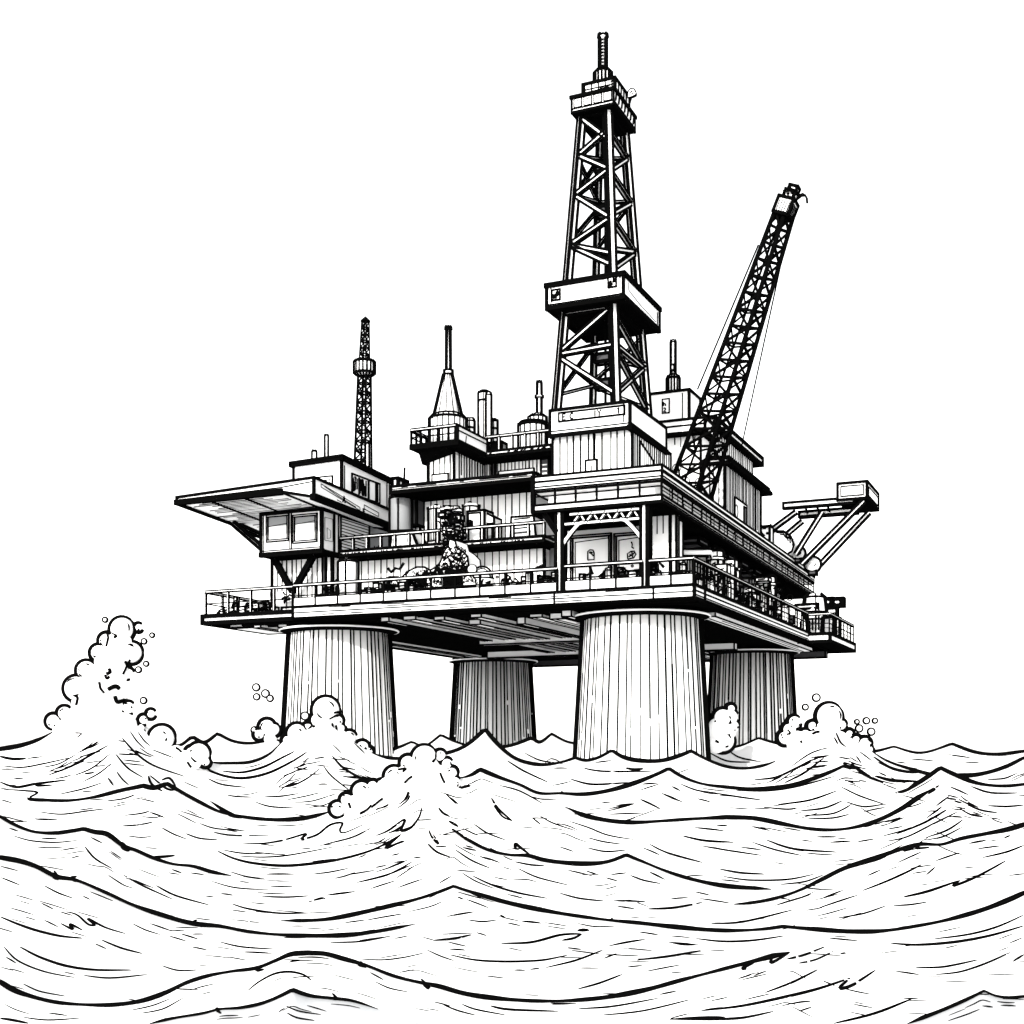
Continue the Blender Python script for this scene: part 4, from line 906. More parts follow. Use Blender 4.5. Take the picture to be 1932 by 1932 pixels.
# ================================================================== SEA
def spline(pts, step=6.0):
    """Smooth curve through the points with sharp crests where the line peaks."""
    n = len(pts); out = []
    def slope(i, side):
        if i == 0: return (pts[1][1] - pts[0][1]) / (pts[1][0] - pts[0][0])
        if i == n - 1: return (pts[-1][1] - pts[-2][1]) / (pts[-1][0] - pts[-2][0])
        a = (pts[i][1] - pts[i-1][1]) / (pts[i][0] - pts[i-1][0]); b = (pts[i+1][1] - pts[i][1]) / (pts[i+1][0] - pts[i][0])
        if pts[i][1] < pts[i-1][1] and pts[i][1] < pts[i+1][1]: return a * 1.15 if side < 0 else b * 1.15
        return (a + b) / 2
    def ev(x):
        if x <= pts[0][0]: return pts[0][1]
        if x >= pts[-1][0]: return pts[-1][1]
        lo = max(i for i in range(n - 1) if pts[i][0] <= x)
        x0, y0 = pts[lo]; x1, y1 = pts[lo+1]; h = x1 - x0; t = (x - x0) / h
        m0, m1 = slope(lo, 1) * h, slope(lo + 1, -1) * h
        return (2*t**3-3*t*t+1)*y0 + (t**3-2*t*t+t)*m0 + (-2*t**3+3*t*t)*y1 + (t**3-t*t)*m1
    return ev
LAY = [
 (66, [(0,1422),(300,1402),(340,1407),(363,1391),(385,1402),(411,1385),(440,1399),(470,1403),(520,1395),(560,1410),(735,1416),(777,1400),(800,1408),(832,1387),(862,1401),(900,1410),(960,1408),(1003,1393),(1018,1401),(1041,1385),(1070,1400),(1086,1403),(1200,1408),(1390,1409),(1431,1393),(1475,1405),(1560,1415),(1645,1419),(1686,1409),(1735,1421),(1796,1404),(1840,1420),(1885,1424),(1932,1418)], [(0,1932)]),
 (53.4, [(0,1414),(40,1407),(75,1395),(100,1381),(150,1352),(205,1318),(265,1362),(332,1408),(396,1437),(440,1440),(477,1437),(510,1422),(535,1398),(570,1380),(620,1365),(660,1395),(701,1420),(740,1431),(815,1424),(848,1420),(881,1406),(915,1377),(940,1406),(968,1429),(1002,1441),(1031,1443),(1064,1437),(1085,1430),(1105,1435),(1130,1429),(1154,1416),(1176,1429),(1213,1436),(1251,1435),(1280,1427),(1304,1417),(1325,1429),(1364,1445),(1397,1450),(1430,1447),(1463,1436),(1500,1410),(1550,1380),(1590,1385),(1645,1418),(1670,1434),(1720,1452),(1765,1463),(1811,1464),(1844,1462),(1898,1447),(1932,1430)], [(0,100),(396,535),(701,1463),(1645,1932)]),
 (43, [(0,1492),(50,1505),(120,1511),(174,1505),(232,1491),(270,1483),(290,1487),(315,1479),(332,1489),(373,1512),(415,1532),(456,1541),(498,1546),(540,1547),(581,1543),(627,1530),(700,1502),(790,1450),(830,1455),(867,1467),(890,1462),(906,1452),(939,1466),(981,1481),(1014,1496),(1060,1497),(1097,1499),(1139,1494),(1188,1481),(1230,1465),(1262,1450),(1288,1466),(1325,1479),(1368,1485),(1430,1489),(1484,1484),(1530,1471),(1571,1455),(1592,1445),(1612,1448),(1641,1467),(1666,1478),(1695,1496),(1732,1478),(1774,1449),(1803,1463),(1836,1476),(1869,1482),(1902,1483),(1932,1480)], [(50,627),(867,1666),(1695,1932)]),
 (37, [(0,1535),(120,1545),(415,1570),(540,1585),(800,1545),(900,1520),(1066,1523),(1097,1537),(1139,1547),(1188,1552),(1251,1549),(1310,1545),(1372,1542),(1422,1544),(1484,1556),(1530,1564),(1567,1566),(1608,1562),(1654,1549),(1703,1525),(1736,1503),(1762,1486),(1800,1505),(1932,1535)], [(1066,1762)]),
 (32, [(0,1541),(29,1557),(62,1569),(104,1572),(137,1568),(158,1564),(178,1570),(201,1574),(232,1596),(257,1605),(286,1618),(324,1630),(365,1635),(398,1645),(436,1652),(520,1662),(620,1655),(720,1630),(790,1600),(852,1564),(881,1584),(919,1603),(960,1613),(998,1615),(1022,1622),(1064,1628),(1110,1630),(1147,1626),(1182,1613),(1213,1626),(1271,1649),(1325,1664),(1368,1672),(1455,1678),(1520,1685),(1700,1630),(1932,1600)], [(0,436),(852,1455)]),
 (26.5, [(0,1612),(200,1650),(400,1680),(600,1700),(900,1695),(1200,1702),(1385,1706),(1422,1703),(1471,1693),(1513,1678),(1550,1660),(1592,1639),(1641,1623),(1707,1600),(1736,1593),(1778,1593),(1811,1583),(1861,1573),(1902,1565),(1932,1556)], [(1385,1932)]),
 (22.5, [(0,1650),(300,1738),(529,1737),(581,1737),(622,1734),(705,1717),(802,1692),(856,1672),(898,1686),(960,1704),(1043,1721),(1147,1736),(1209,1742),(1271,1749),(1368,1756),(1442,1753),(1478,1748),(1530,1753),(1608,1758),(1662,1757),(1732,1747),(1795,1734),(1857,1716),(1906,1697),(1932,1685)], [(529,1932)]),
 (19, [(0,1618),(41,1626),(70,1636),(106,1654),(141,1660),(199,1684),(249,1707),(303,1726),(365,1743),(415,1748),(469,1758),(531,1764),(602,1766),(664,1764),(726,1755),(784,1743),(900,1775),(1200,1790),(1932,1800)], [(0,784)]),
 (14, [(0,1853),(25,1868),(62,1881),(104,1891),(166,1896),(216,1896),(270,1888),(311,1874),(353,1854),(394,1841),(436,1833),(486,1826),(519,1813),(548,1801),(581,1798),(614,1800),(647,1809),(686,1820),(744,1842),(807,1857),(823,1860),(877,1875),(939,1884),(1031,1889),(1126,1884),(1209,1870),(1298,1846),(1401,1819),(1459,1804),(1490,1796),(1600,1850),(1932,1870)], [(0,1490)]),
 (11.5, [(0,2000),(282,1932),(332,1921),(386,1912),(413,1905),(456,1902),(498,1893),(552,1869),(581,1879),(622,1884),(664,1889),(714,1904),(900,1960),(1500,1990),(1712,1932),(1753,1917),(1795,1900),(1828,1885),(1857,1870),(1877,1879),(1902,1883),(1932,1881)], [(282,714),(1712,1932)]),
]
EV = [spline(p) for _, p, _ in LAY]
def lz(i, px): d_ = LAY[i][0]; return CAMZ - (EV[i](max(0, min(1932, px))) - HY) * d_ / FPX
sea = MB(); STEP = 5
pxs = list(range(-1600, -100, 20)) + list(range(-100, 2035, STEP)) + list(range(2035, 3540, 20)); NC = len(pxs)
rows = []
for d_, z in ((4000, 2.0), (900, 2.2), (260, 2.6), (120, 3.4)): rows.append([(d_, z)] * NC)
for i in range(len(LAY)):
    d0 = LAY[i][0]; cur = [(d0, lz(i, p)) for p in pxs]
    if i == 0:
        for t in (.4, .7, .88): rows.append([(120 + (d0 - 120) * t, 3.4 + (c[1] - 3.4) * t ** 2.5) for c in cur])
    rows.append(cur)
    if i + 1 < len(LAY):
        d1 = LAY[i+1][0]; nx = [lz(i + 1, p) for p in pxs]
        A = .16 * (d0 - d1) + .12 if d0 < 60 else 1.6
        for t in (.04, .1, .18, .28, .4, .52, .64, .76, .86, .94, .98):
            rows.append([(d0 + (d1 - d0) * t, c[1] + (n_ - c[1]) * t - A * math.sin(math.pi * t) ** .75) for c, n_ in zip(cur, nx)])
last = rows[-1]
for t in (.15, .35, .6, 1): rows.append([(11.5 - 7 * t, z - 1.2 * t ** .7) for _, z in last])
for r_ in rows:
    for p, (d_, z) in zip(pxs, r_): sea.v.append(((p - CX) * d_ / FPX, d_, z))
for j in range(len(rows) - 1):
    for k in range(NC - 1): sea.face((j*NC + k, (j+1)*NC + k, (j+1)*NC + k + 1, j*NC + k + 1), WA, True)
b_ = sea.add([(-5000, -4000, -2.2), (5000, -4000, -2.2), (5000, 5000, -2.2), (-5000, 5000, -2.2)]); sea.face((b_, b_+1, b_+2, b_+3), WA)
bvh = BVHTree.FromPolygons([Vector(v) for v in sea.v], sea.f)
CAMV = Vector((0, 0, CAMZ))
def ray(px, py): return Vector(((px - CX) / FPX, 1, (HY - py) / FPX))
random.seed(5)
for i, (d_, pts, ink) in enumerate(LAY):                            # dark crest lines along the ridges
    for a, b in ink:
        L = b - a; n = int(L / 5); P, R = [], []
        for k in range(n + 1):
            px = a + L * k / n; w = (4.9 if i else 4.3) * (1 + .22 * math.sin(px * .021 + i) + .1 * math.sin(px * .07))
            e = min(1, .25 + min(px - a, b - px) / 40) if (a > 0 and b < 1932) else (min(1, .25 + (px - a) / 40) if a > 0 else (min(1, .25 + (b - px) / 40) if b < 1932 else 1))
            P.append(((px - CX) * d_ / FPX, d_, lz(i, px))); R.append(w * e * d_ / FPX)
        if a == 0: P.insert(0, ((-300 - CX) * d_ / FPX, d_, lz(i, 0))); R.insert(0, R[0])
        if b == 1932: P.append(((2232 - CX) * d_ / FPX, d_, lz(i, 1932))); R.append(R[-1])
        sea.tube(P, R, K, 6)
def catmull(P, n=7):
    if len(P) < 3: return [(P[0][0] + (P[1][0]-P[0][0])*t/n, P[0][1] + (P[1][1]-P[0][1])*t/n) for t in range(n + 1)]
    Q = [P[0]] + P + [P[-1]]; out = []
    for i in range(1, len(Q) - 2):
        for t in range(n):
            u = t / n
            out.append(tuple(.5 * ((2*Q[i][k]) + (-Q[i-1][k]+Q[i+1][k])*u + (2*Q[i-1][k]-5*Q[i][k]+4*Q[i+1][k]-Q[i+2][k])*u*u + (-Q[i-1][k]+3*Q[i][k]-3*Q[i+1][k]+Q[i+2][k])*u**3) for k in (0, 1)))
    out.append(P[-1]); return out
Z = {'1': (0, 1132.1, .41507), '2': (566, 1132.1, .41507), '3': (1132.1, 1132.1, .41408)}
STROKES = {
'1': """2.4:0,712 60,725 120,722|1.2:120,722 200,712|1.4:0,753 100,762 200,745 330,715|1.2:0,770 75,770|1.2:190,762 270,745 350,700|2:220,797 320,760 400,715 495,660|1.4:335,800 420,765 500,700|1.4:375,828 450,790 505,745|1.4:265,885 380,860 470,830|2:555,628 620,700 700,755 840,803|1.6:525,700 580,765 650,808|1.4:530,780 555,815 585,842|1.6:490,808 515,845|1.6:465,480 490,520 525,540|1.2:495,480 535,520|1.2:590,595 620,640 660,680|1.2:620,590 655,640 685,665|1.2:325,605 390,600 430,550|1.2:345,630 385,600|1.2:400,607 455,560|1.2:690,680 740,700 790,718
2.4:0,828 75,853 165,838 300,820|1.8:20,862 110,868 170,877 130,905 180,914 290,912|1.2:0,858 45,862|1.4:175,963 280,975 400,960 480,950|1.4:480,915 560,905 615,885|1.2:0,907 60,925|1.2:640,905 710,920|1.4:565,980 640,972 680,960|1.6:680,965 750,990|1.4:555,1028 640,1022 695,1010|1.2:575,1072 640,1080 690,1075|1.4:735,1035 790,1065 850,1088|1.2:820,960 880,980 935,998|1.4:905,1015 980,1040 1115,1050|1.4:970,1055 1050,1070 1235,1073|1.6:845,1062 910,1085 990,1090|2:955,915 1030,960 1100,992|2:960,918 1040,978 1100,992
2:1010,778 1100,785 1200,760 1290,715 1340,688|2.6:925,740 960,780 1050,808 1130,810 1230,785 1330,735 1395,692|1.6:945,812 1010,840 1120,853|1.4:1030,887 1080,895 1150,897|1.4:1200,893 1280,893 1360,880|1.4:1265,852 1330,845 1400,810 1455,765|1.4:1160,918 1230,940 1350,947|1.2:1300,910 1380,895 1460,875|1.2:1400,945 1470,935 1500,920|1.2:1335,920 1420,915 1525,882|1.4:1470,755 1510,805 1600,875|2.4:1510,710 1560,765 1640,810 1720,828|1.2:1510,655 1555,700|1.2:1610,650 1660,700|1.2:1265,850 1310,825 1345,787
2:1095,1105 1200,1107 1300,1090 1390,1065 1370,1090 1440,1070 1500,1025 1555,1015 1545,1050 1570,1058 1650,1022|1.4:1470,1112 1600,1080 1690,1035|1.4:1015,1137 1100,1152 1195,1153|1.4:1090,1165 1200,1170 1320,1160 1530,1120|1.6:1205,1247 1340,1247|1.4:1420,1247 1500,1238 1585,1220|1.6:1620,1285 1760,1250 1870,1205|1.6:1180,1347 1300,1352 1410,1345|1.4:1480,1343 1560,1335 1615,1325|1.4:1405,1372 1460,1355 1480,1360|1.8:1050,1380 1130,1405 1270,1425 1415,1423|1.6:560,1250 650,1300 790,1363|1.8:710,1298 800,1345 955,1388|1.4:960,1278 1050,1305 1140,1315 1225,1315|1.4:1045,1235 1120,1258 1205,1267|1.4:780,1225 830,1243|1.2:860,1240 930,1250
2.7:990,1142 1060,1175 1150,1198 1280,1210 1400,1203 1550,1180 1700,1135 1820,1068|1.6:385,1120 430,1175 510,1222|1.2:500,1140 555,1178|1.4:410,1078 470,1108|1.2:270,1140 360,1125|1.2:320,1175 370,1162|1.4:60,1072 140,1095 250,1103 355,1093|1.2:40,1037 85,1052|1.2:0,1210 85,1232|1.4:0,1260 95,1298|1.4:200,1298 265,1332 335,1357|1.2:375,1345 410,1362|1.4:187,1378 245,1407|2:300,1417 350,1432 400,1475 430,1478 400,1450 480,1490 570,1517|2.2:275,1470 330,1498 320,1475 375,1502|1.4:200,1455 265,1487|1.4:600,1470 660,1500 730,1522|1.4:680,1470 780,1505|1.4:820,1517 905,1543|1.4:765,1527 850,1552|1.4:870,1577 945,1592|1.6:1000,1555 1100,1578 1255,1588|1.6:1100,1600 1240,1607|2:460,1545 550,1583 648,1608|1.4:430,1562 485,1587
2.6:0,1440 90,1478 180,1508 280,1530 375,1538|2.6:690,1170 740,1170 795,1163|2.6:90,1577 180,1625 300,1665 430,1683 600,1683|1.6:18,1577 80,1640 200,1690 340,1717|1.4:25,1622 75,1653|1.8:380,1707 500,1720 670,1703|1.6:735,1662 810,1685 900,1682|1.6:105,1745 180,1780 300,1802|2:1125,1777 1180,1735 1250,1700 1320,1692 1380,1705 1415,1730|1.4:215,1877 310,1890|1.4:105,1897 220,1910 375,1900|1.4:635,1880 740,1860 835,1808|1.2:595,1865 690,1845 775,1812|1.4:1300,1845 1360,1870 1460,1885|1.6:1305,1877 1350,1900 1430,1912|1.2:1395,1843 1485,1870|1.4:1680,1692 1745,1728|1.4:1705,1735 1770,1765 1855,1782|1.2:1265,1875 1295,1855|1.4:1635,1632 1740,1637 1840,1625 1925,1605|1.4:1500,1557 1640,1553 1780,1527|2.4:0,1902 60,1912 130,1925|1.2:290,1692 345,1703
2.4:555,1100 585,1138 560,1130 545,1100|2.2:245,1230 265,1268 240,1262|2.2:350,1258 325,1265 345,1282|2.2:895,1455 880,1470 918,1487|2.4:1165,1665 1170,1685 1200,1680|2.2:1640,1648 1632,1660 1660,1670|2.4:995,1858 985,1862 1005,1880|2.2:1510,1788 1530,1815 1500,1812|2:675,800 690,840 740,870|2:680,797 760,860 800,860|2:735,820 770,812 800,850|2:165,832 172,846 240,842""",
'2': """2:870,900 900,950 965,1005|1.6:880,935 920,985 965,1005|1.4:905,843 1000,870 1110,930|1.6:940,730 1020,780 1130,830|1.4:1020,695 1090,730 1195,745|1.2:1150,765 1220,765|2:1230,815 1330,840 1500,830|1.6:1290,765 1380,780 1600,780|2.4:1480,765 1520,773 1560,768|1.2:1340,740 1420,730|1.4:1085,978 1150,1015 1255,1050|1.4:1055,990 1095,1022|1.4:1220,1005 1310,1035 1400,1070 1520,1090|1.4:1305,1080 1380,1100 1460,1110|1.6:1305,1127 1390,1145 1485,1137|1.6:1590,1110 1680,1155 1830,1195|1.4:1560,1127 1635,1160|1.4:1180,1123 1245,1145|1.6:975,1190 1050,1205 1110,1208|1.6:790,1018 850,1060 935,1092|1.4:835,1168 910,1195|1.6:705,1135 780,1185 865,1220|1.8:575,1102 620,1145 690,1172|1.8:585,1045 600,1080 630,1110 605,1065|2:630,945 650,970 680,985|2.4:675,1005 720,1032
2:555,940 540,990 500,1040 460,1050 475,1000 400,1050 345,1072|2.4:460,1065 390,1130 470,1095|1.4:660,880 710,928|1.4:735,1240 800,1280 885,1313|2:785,1255 880,1300 1000,1335 1125,1357|1.4:940,1338 1020,1358|1.6:990,1220 1080,1262 1225,1298|1.4:1215,1228 1330,1255|1.4:1300,1232 1355,1250|1.4:1410,1250 1490,1240|1.6:1500,1252 1560,1275 1640,1290|1.6:1585,1235 1660,1272|1.4:1385,1262 1450,1280|1.8:1180,1333 1270,1358 1390,1370|2:1425,1367 1590,1375|1.4:1680,1360 1765,1353|1.4:1440,1392 1525,1405|2:1580,1405 1700,1400 1830,1375|1.4:630,1290 690,1255|1.4:715,1350 745,1362|1.4:755,1360 865,1403|1.6:665,1440 795,1417|1.4:765,1455 830,1463 895,1455|1.4:905,1430 935,1445|1.4:940,1468 1005,1482|1.8:1005,1460 1100,1470|1.2:1260,1470 1340,1485 1430,1483
2:605,1548 700,1540 780,1522|1.4:800,1512 850,1527|2.4:915,1562 1050,1558 1180,1525 1280,1518|2:1280,1520 1240,1540 1190,1548|2.8:1260,1503 1315,1502|1.4:575,1590 640,1620 700,1640|1.4:675,1587 755,1592|2:680,1613 800,1638 950,1645 1100,1638 1215,1615|1.8:1115,1672 1250,1640 1375,1592|1.4:970,1683 1025,1684|1.4:1045,1680 1090,1675|1.6:1400,1573 1570,1543|1.4:1675,1555 1740,1568 1815,1568|2:1530,1637 1680,1620 1835,1592|1.4:1480,1670 1560,1662|1.4:1565,1690 1735,1658|1.4:1380,1630 1440,1607|2:1260,1770 1360,1743 1465,1702|2:865,1845 950,1862 1175,1870|1.6:735,1837 800,1862 940,1888|1.6:650,1840 720,1868 800,1888|1.6:1265,1858 1420,1848 1630,1810|1.6:1365,1888 1560,1868 1780,1815|1.6:1830,1865 1932,1852|2.4:1680,1907 1932,1895|1.4:1540,1510 1630,1522|1.4:1870,1470 1932,1470|1.6:1740,1072 1830,1095 1932,1103|1.6:1790,1035 1932,1050|1.4:1830,1120 1932,1135|1.4:1650,880 1730,915|1.4:1550,905 1640,950|1.2:1360,925 1420,918|1.2:1430,935 1520,925|1.4:1400,975 1560,970|1.2:1540,867 1640,835
2.6:690,1040 760,1090 850,1135|2.6:1050,1163 1000,1125 980,1112 978,1130 995,1135|2:1420,1447 1412,1458|2.4:550,1722 585,1765 560,1750|2.4:280,1645 275,1655 300,1672|1.6:300,880 350,850 430,780|1.2:270,970 330,930 395,890|1.4:300,960 390,940 410,910|1.4:440,950 490,910 505,865|1.4:485,845 515,800|1.4:640,785 655,830|1.4:1185,868 1190,880 1090,880|1.4:680,895 720,930|1.2:430,1270 520,1210|1.4:385,1225 490,1182|1.6:260,1285 400,1250 515,1188|1.4:315,1315 440,1275|1.4:440,1310 560,1268|1.4:115,1343 250,1325|1.2:40,1370 115,1357|1.2:490,1418 590,1395 650,1370|1.2:200,1468 300,1455|1.4:295,1457 480,1425""",
'3': """1.4:500,697 580,735 690,740|1.4:590,690 640,720 740,740|2:700,820 800,810 890,770 965,727|2:840,835 930,790 1020,720|1.6:620,868 760,870 900,850 1070,803|1.4:870,760 960,700 1045,672|1.6:1075,605 1095,650 1120,670|1.4:1065,625 1085,660|1.4:1165,710 1190,745|1.2:1180,690 1240,735|2.4:1245,715 1320,765 1400,785 1470,785|1.6:1265,740 1340,775|2.8:1250,803 1330,825 1450,828|2.4:1145,745 1200,795 1290,833|1.2:1345,738 1395,745|1.2:1410,725 1530,735|1.4:1575,705 1690,720|1.2:1660,740 1730,742|1.4:190,840 265,835|1.6:325,850 365,870|1.6:280,880 330,905 375,920|1.4:365,838 440,868 535,880|1.4:440,905 505,922|1.6:520,880 640,900 735,912|1.4:180,908 275,953|1.4:35,953 160,928|1.8:810,932 950,915 1080,870|1.6:745,945 850,955 900,948|1.8:910,962 1020,950 1105,915|1.6:925,982 1060,975 1145,932|1.6:945,997 1060,995 1135,977|1.6:1095,850 1180,893 1305,935|1.6:1120,920 1200,943 1300,930|1.4:1200,965 1300,945|1.4:1115,820 1165,840
1.6:430,1037 570,1053|1.4:530,1027 585,1030|1.6:690,1032 775,1052|2:375,1075 470,1097 610,1105|1.6:465,1122 600,1145 740,1165|1.4:640,1127 740,1140|1.6:690,1103 800,1140 920,1165|2:755,1093 880,1135 1085,1150|1.4:980,1080 1085,1080|1.6:1045,1105 1145,1100|1.4:1170,1103 1250,1090|1.6:1305,1100 1400,1080 1520,1020 1630,965|1.4:1285,1077 1370,1055 1420,1035|2:1350,1068 1480,1015 1580,955|1.6:1480,1085 1580,1050 1655,1000|1.4:1480,1095 1560,1080 1650,1035|1.4:1310,1022 1390,990|1.6:1485,997 1560,940|1.4:1530,940 1590,895|2.4:1495,885 1545,845|1.6:1590,850 1680,890|1.6:1675,935 1740,960 1810,970|1.6:1640,952 1690,980 1750,990|1.8:1765,938 1850,943 1932,935|1.8:1690,850 1780,880 1910,880|1.6:1765,818 1840,815 1900,790
1.6:225,1112 300,1150 465,1195|1.4:195,1130 270,1160|2:545,1227 640,1245 750,1250|1.8:560,1260 680,1278 850,1275 975,1250|1.6:820,1297 930,1285 1020,1252|1.4:545,1275 640,1285|2:1195,1325 1300,1285 1400,1240 1465,1205|2.4:1380,1355 1490,1330 1640,1278|2.2:1640,1278 1610,1305 1720,1260 1850,1188|1.4:1215,1258 1280,1230|1.4:1350,1200 1470,1145|1.6:1525,1190 1645,1150|1.4:1485,1255 1530,1215|1.6:1005,1363 1110,1322|1.6:985,1408 1180,1343|1.6:1080,1450 1200,1430 1305,1393|1.6:1335,1393 1410,1390 1490,1377|1.6:795,1393 965,1342|2:505,1475 650,1468 880,1412|1.4:430,1330 505,1347|1.4:450,1360 600,1383|1.6:1680,1110 1760,1095|1.4:1840,1085 1870,1073|1.8:1740,1175 1850,1150 1932,1118|1.4:1715,1135 1830,1120
2:1520,1545 1680,1525 1810,1490 1932,1435|2.6:1325,1565 1450,1573 1620,1560 1780,1530 1932,1485|2:435,1543 560,1557 700,1552 845,1530|1.6:310,1560 450,1573|1.4:180,1513 265,1527|1.4:1035,1540 1185,1555|1.6:905,1655 980,1640 1065,1600|2:850,1637 930,1618 1025,1580|1.4:1095,1612 1120,1608|2:750,1790 870,1745 990,1685|1.4:625,1727 690,1708|1.4:700,1712 760,1690|1.8:1435,1675 1560,1673 1720,1640|1.8:1530,1707 1640,1695 1760,1655 1870,1605|1.6:1345,1692 1455,1708|1.6:1880,1648 1932,1615|1.4:825,1850 910,1833 960,1830|1.4:905,1875 965,1855|1.4:1585,1918 1670,1890 1730,1865|1.4:1740,1850 1790,1855|1.4:1825,1847 1895,1850|1.4:270,1798 350,1782|1.6:40,1577 120,1560 205,1547
2.6:460,1872 650,1850 850,1808 1000,1770 1140,1722|2.6:1140,1722 1090,1770 1150,1755 1255,1687|2.4:1065,1930 1250,1885 1420,1818|2.4:315,1910 500,1912 650,1905 790,1875|2.4:650,1655 660,1680 650,1678 700,1655|2.4:790,1615 780,1655 865,1605|2.4:1385,1128 1390,1142 1465,1108 1440,1132 1500,1128|1.8:1100,755 1140,770 1110,745 1145,750|2.4:1345,880 1400,865 1450,835"""}
def draw(mb, pts, w):
    segs, cur = [], []
    C = catmull(pts)
    for k, (px, py) in enumerate(C):
        r = ray(px, py); hit = bvh.ray_cast(CAMV, r.normalized())
        if hit[0] is None:
            if len(cur) > 1: segs.append(cur)
            cur = []; continue
        if cur and abs(hit[0].y - cur[-1][0].y) > max(3, .12 * hit[0].y):
            if len(cur) > 1: segs.append(cur)
            cur = []
        cur.append((hit[0], k / max(1, len(C) - 1)))
    if len(cur) > 1: segs.append(cur)
    for s_ in segs:
        P, R = [], []
        for p, t in s_:
            rr = w * p.y / FPX * (.3 + .75 * max(0, math.sin(math.pi * min(1, max(0, t)))) ** .6); P.append(p + Vector((0, -rr * .3, rr * .3))); R.append(rr)
        mb.tube(P, R, K, 5)
for zk, txt in STROKES.items():
    ox, oy, sc = Z[zk]
    for line in txt.replace('\n', '|').split('|'):
        w, pts = line.split(':'); pts = [tuple(float(a) for a in q.split(',')) for q in pts.split()]
        draw(sea, [(ox + a * sc, oy + b * sc) for a, b in pts], (float(w) * 1.3 + .1))
random.seed(99)
for _ in range(320):                                                # fine ripples that follow the run of the crests
    px, py = random.uniform(-20, 1950), random.uniform(1440, 1925)
    ab = [(EV[i](min(1932, max(0, px))), i) for i in range(len(LAY))]; ab = [q for q in ab if q[0] < py - 6]
    if not ab: continue
    yy, i = max(ab); L = random.uniform(18, 60); f = .9
    P = [(px + L*t, py + f * (EV[i](min(1932, max(0, px + L*t))) - EV[i](min(1932, max(0, px))))) for t in (0, .33, .66, 1)]
    draw(sea, P, random.uniform(1.1, 1.7))
for cx_, cy_, wd_, ht_ in ((215, 1395, 130, 75), (620, 1425, 120, 60), (820, 1540, 190, 110), (1570, 1425, 130, 50), (1775, 1500, 150, 60)):
    for _ in range(26):
        u, v = random.uniform(-1, 1), random.random(); px, py = cx_ + u * wd_ * (.25 + .75 * v), cy_ + v * ht_
        L = random.uniform(14, 40); sl_ = u * .9 * (1 - .5 * v); sg = 1 if u > 0 else -1
        draw(sea, [(px, py), (px + sg * L * .5, py + abs(sl_) * L * .5), (px + sg * L, py + abs(sl_) * L * .8)], random.uniform(1.2, 2))
so = bpy.data.objects.new('sea', sea.mesh('sea')); COL.objects.link(so); so['kind'] = 'structure'; so['label'] = 'stormy white sea with dark lined wave crests'

# ---- breaking spray
def spray(zk, d_, circ, fill, drops, lab, extra=()):
    ox, oy, sc = Z[zk]
    def w3(a, b, dd=0): px, py = ox + a * sc, oy + b * sc; return Vector(((px - CX) * d_ / FPX, d_ + dd, CAMZ + (HY - py) * d_ / FPX))
    k = sc * d_ / FPX
    c0 = w3(*circ[0][:2]); zmin = min(w3(a, b).z - r * k for a, b, r in circ)
    t = thing('spray_plume', lab, 'sea spray', (c0.x, d_, zmin), 'bursts of spray thrown up by the waves', True)
    m = MB()
    for a, b, r in fill: m.sphere(w3(a, b), r * k, WA, 22, 14, (1, .75, 1))
    for a, b, r in circ:
        p = w3(a, b); m.sphere(p, r * k, WA, 22, 14)
        n = 26; rk = r * k + 2.0 * d_ / FPX; a0 = random.uniform(-.6, .9); sw = math.pi * random.choice([2, 1.75, 1.6, 1.5])
        if r > 40: sw = math.pi * 2
        Q = [(p.x + rk*math.cos(a0 + sw*i/n), d_, p.z + rk*math.sin(a0 + sw*i/n)) for i in range(n + 1)]
        R = [(4.8 * d_ / FPX) * (.45 + .75 * max(0, math.sin(math.pi * i / n)) ** .6) * (1 if sw < 6 else 1) for i in range(n + 1)]
        m.tube(Q, R, K, 6)
        for _ in range(2 if r > 25 else 1):                       # little curls inside the puff
            b0 = random.uniform(0, 6.28); rr = r * k * random.uniform(.55, .8); q0 = random.uniform(.5, 1.0)
            C_ = [(p.x + rr*math.cos(b0 + q0*i/6), d_ - math.sqrt(max(0, (r*k)**2 - rr*rr)) - .02, p.z + rr*math.sin(b0 + q0*i/6)) for i in range(7)]
            m.tube(C_, [1.7 * d_ / FPX * (.4 + .8 * math.sin(math.pi * i / 6)) for i in range(7)], K, 5)
    if extra:
        for w, pts in extra:
            P = [w3(a, b, -(.75 * max([0] + [math.sqrt(max(0, r*r - (a-x)**2 - (b-y)**2)) for x, y, r in fill + circ])) * k - .03) for a, b in catmull(pts, 5)]
            m.tube(P, 1.7 * w * d_ / FPX, K, 5)
    part(m, 'foam', t)
    for a, b, r in drops:
        m = MB(); p = w3(a, b); m.sphere(p, r * k * .9, WA, 14, 10)
        m.tube([(p.x + r*k*math.cos(i*.42), d_, p.z + r*k*math.sin(i*.42)) for i in range(15)], 2.8 * d_ / FPX, K, 5, True); part(m, 'droplet', t)
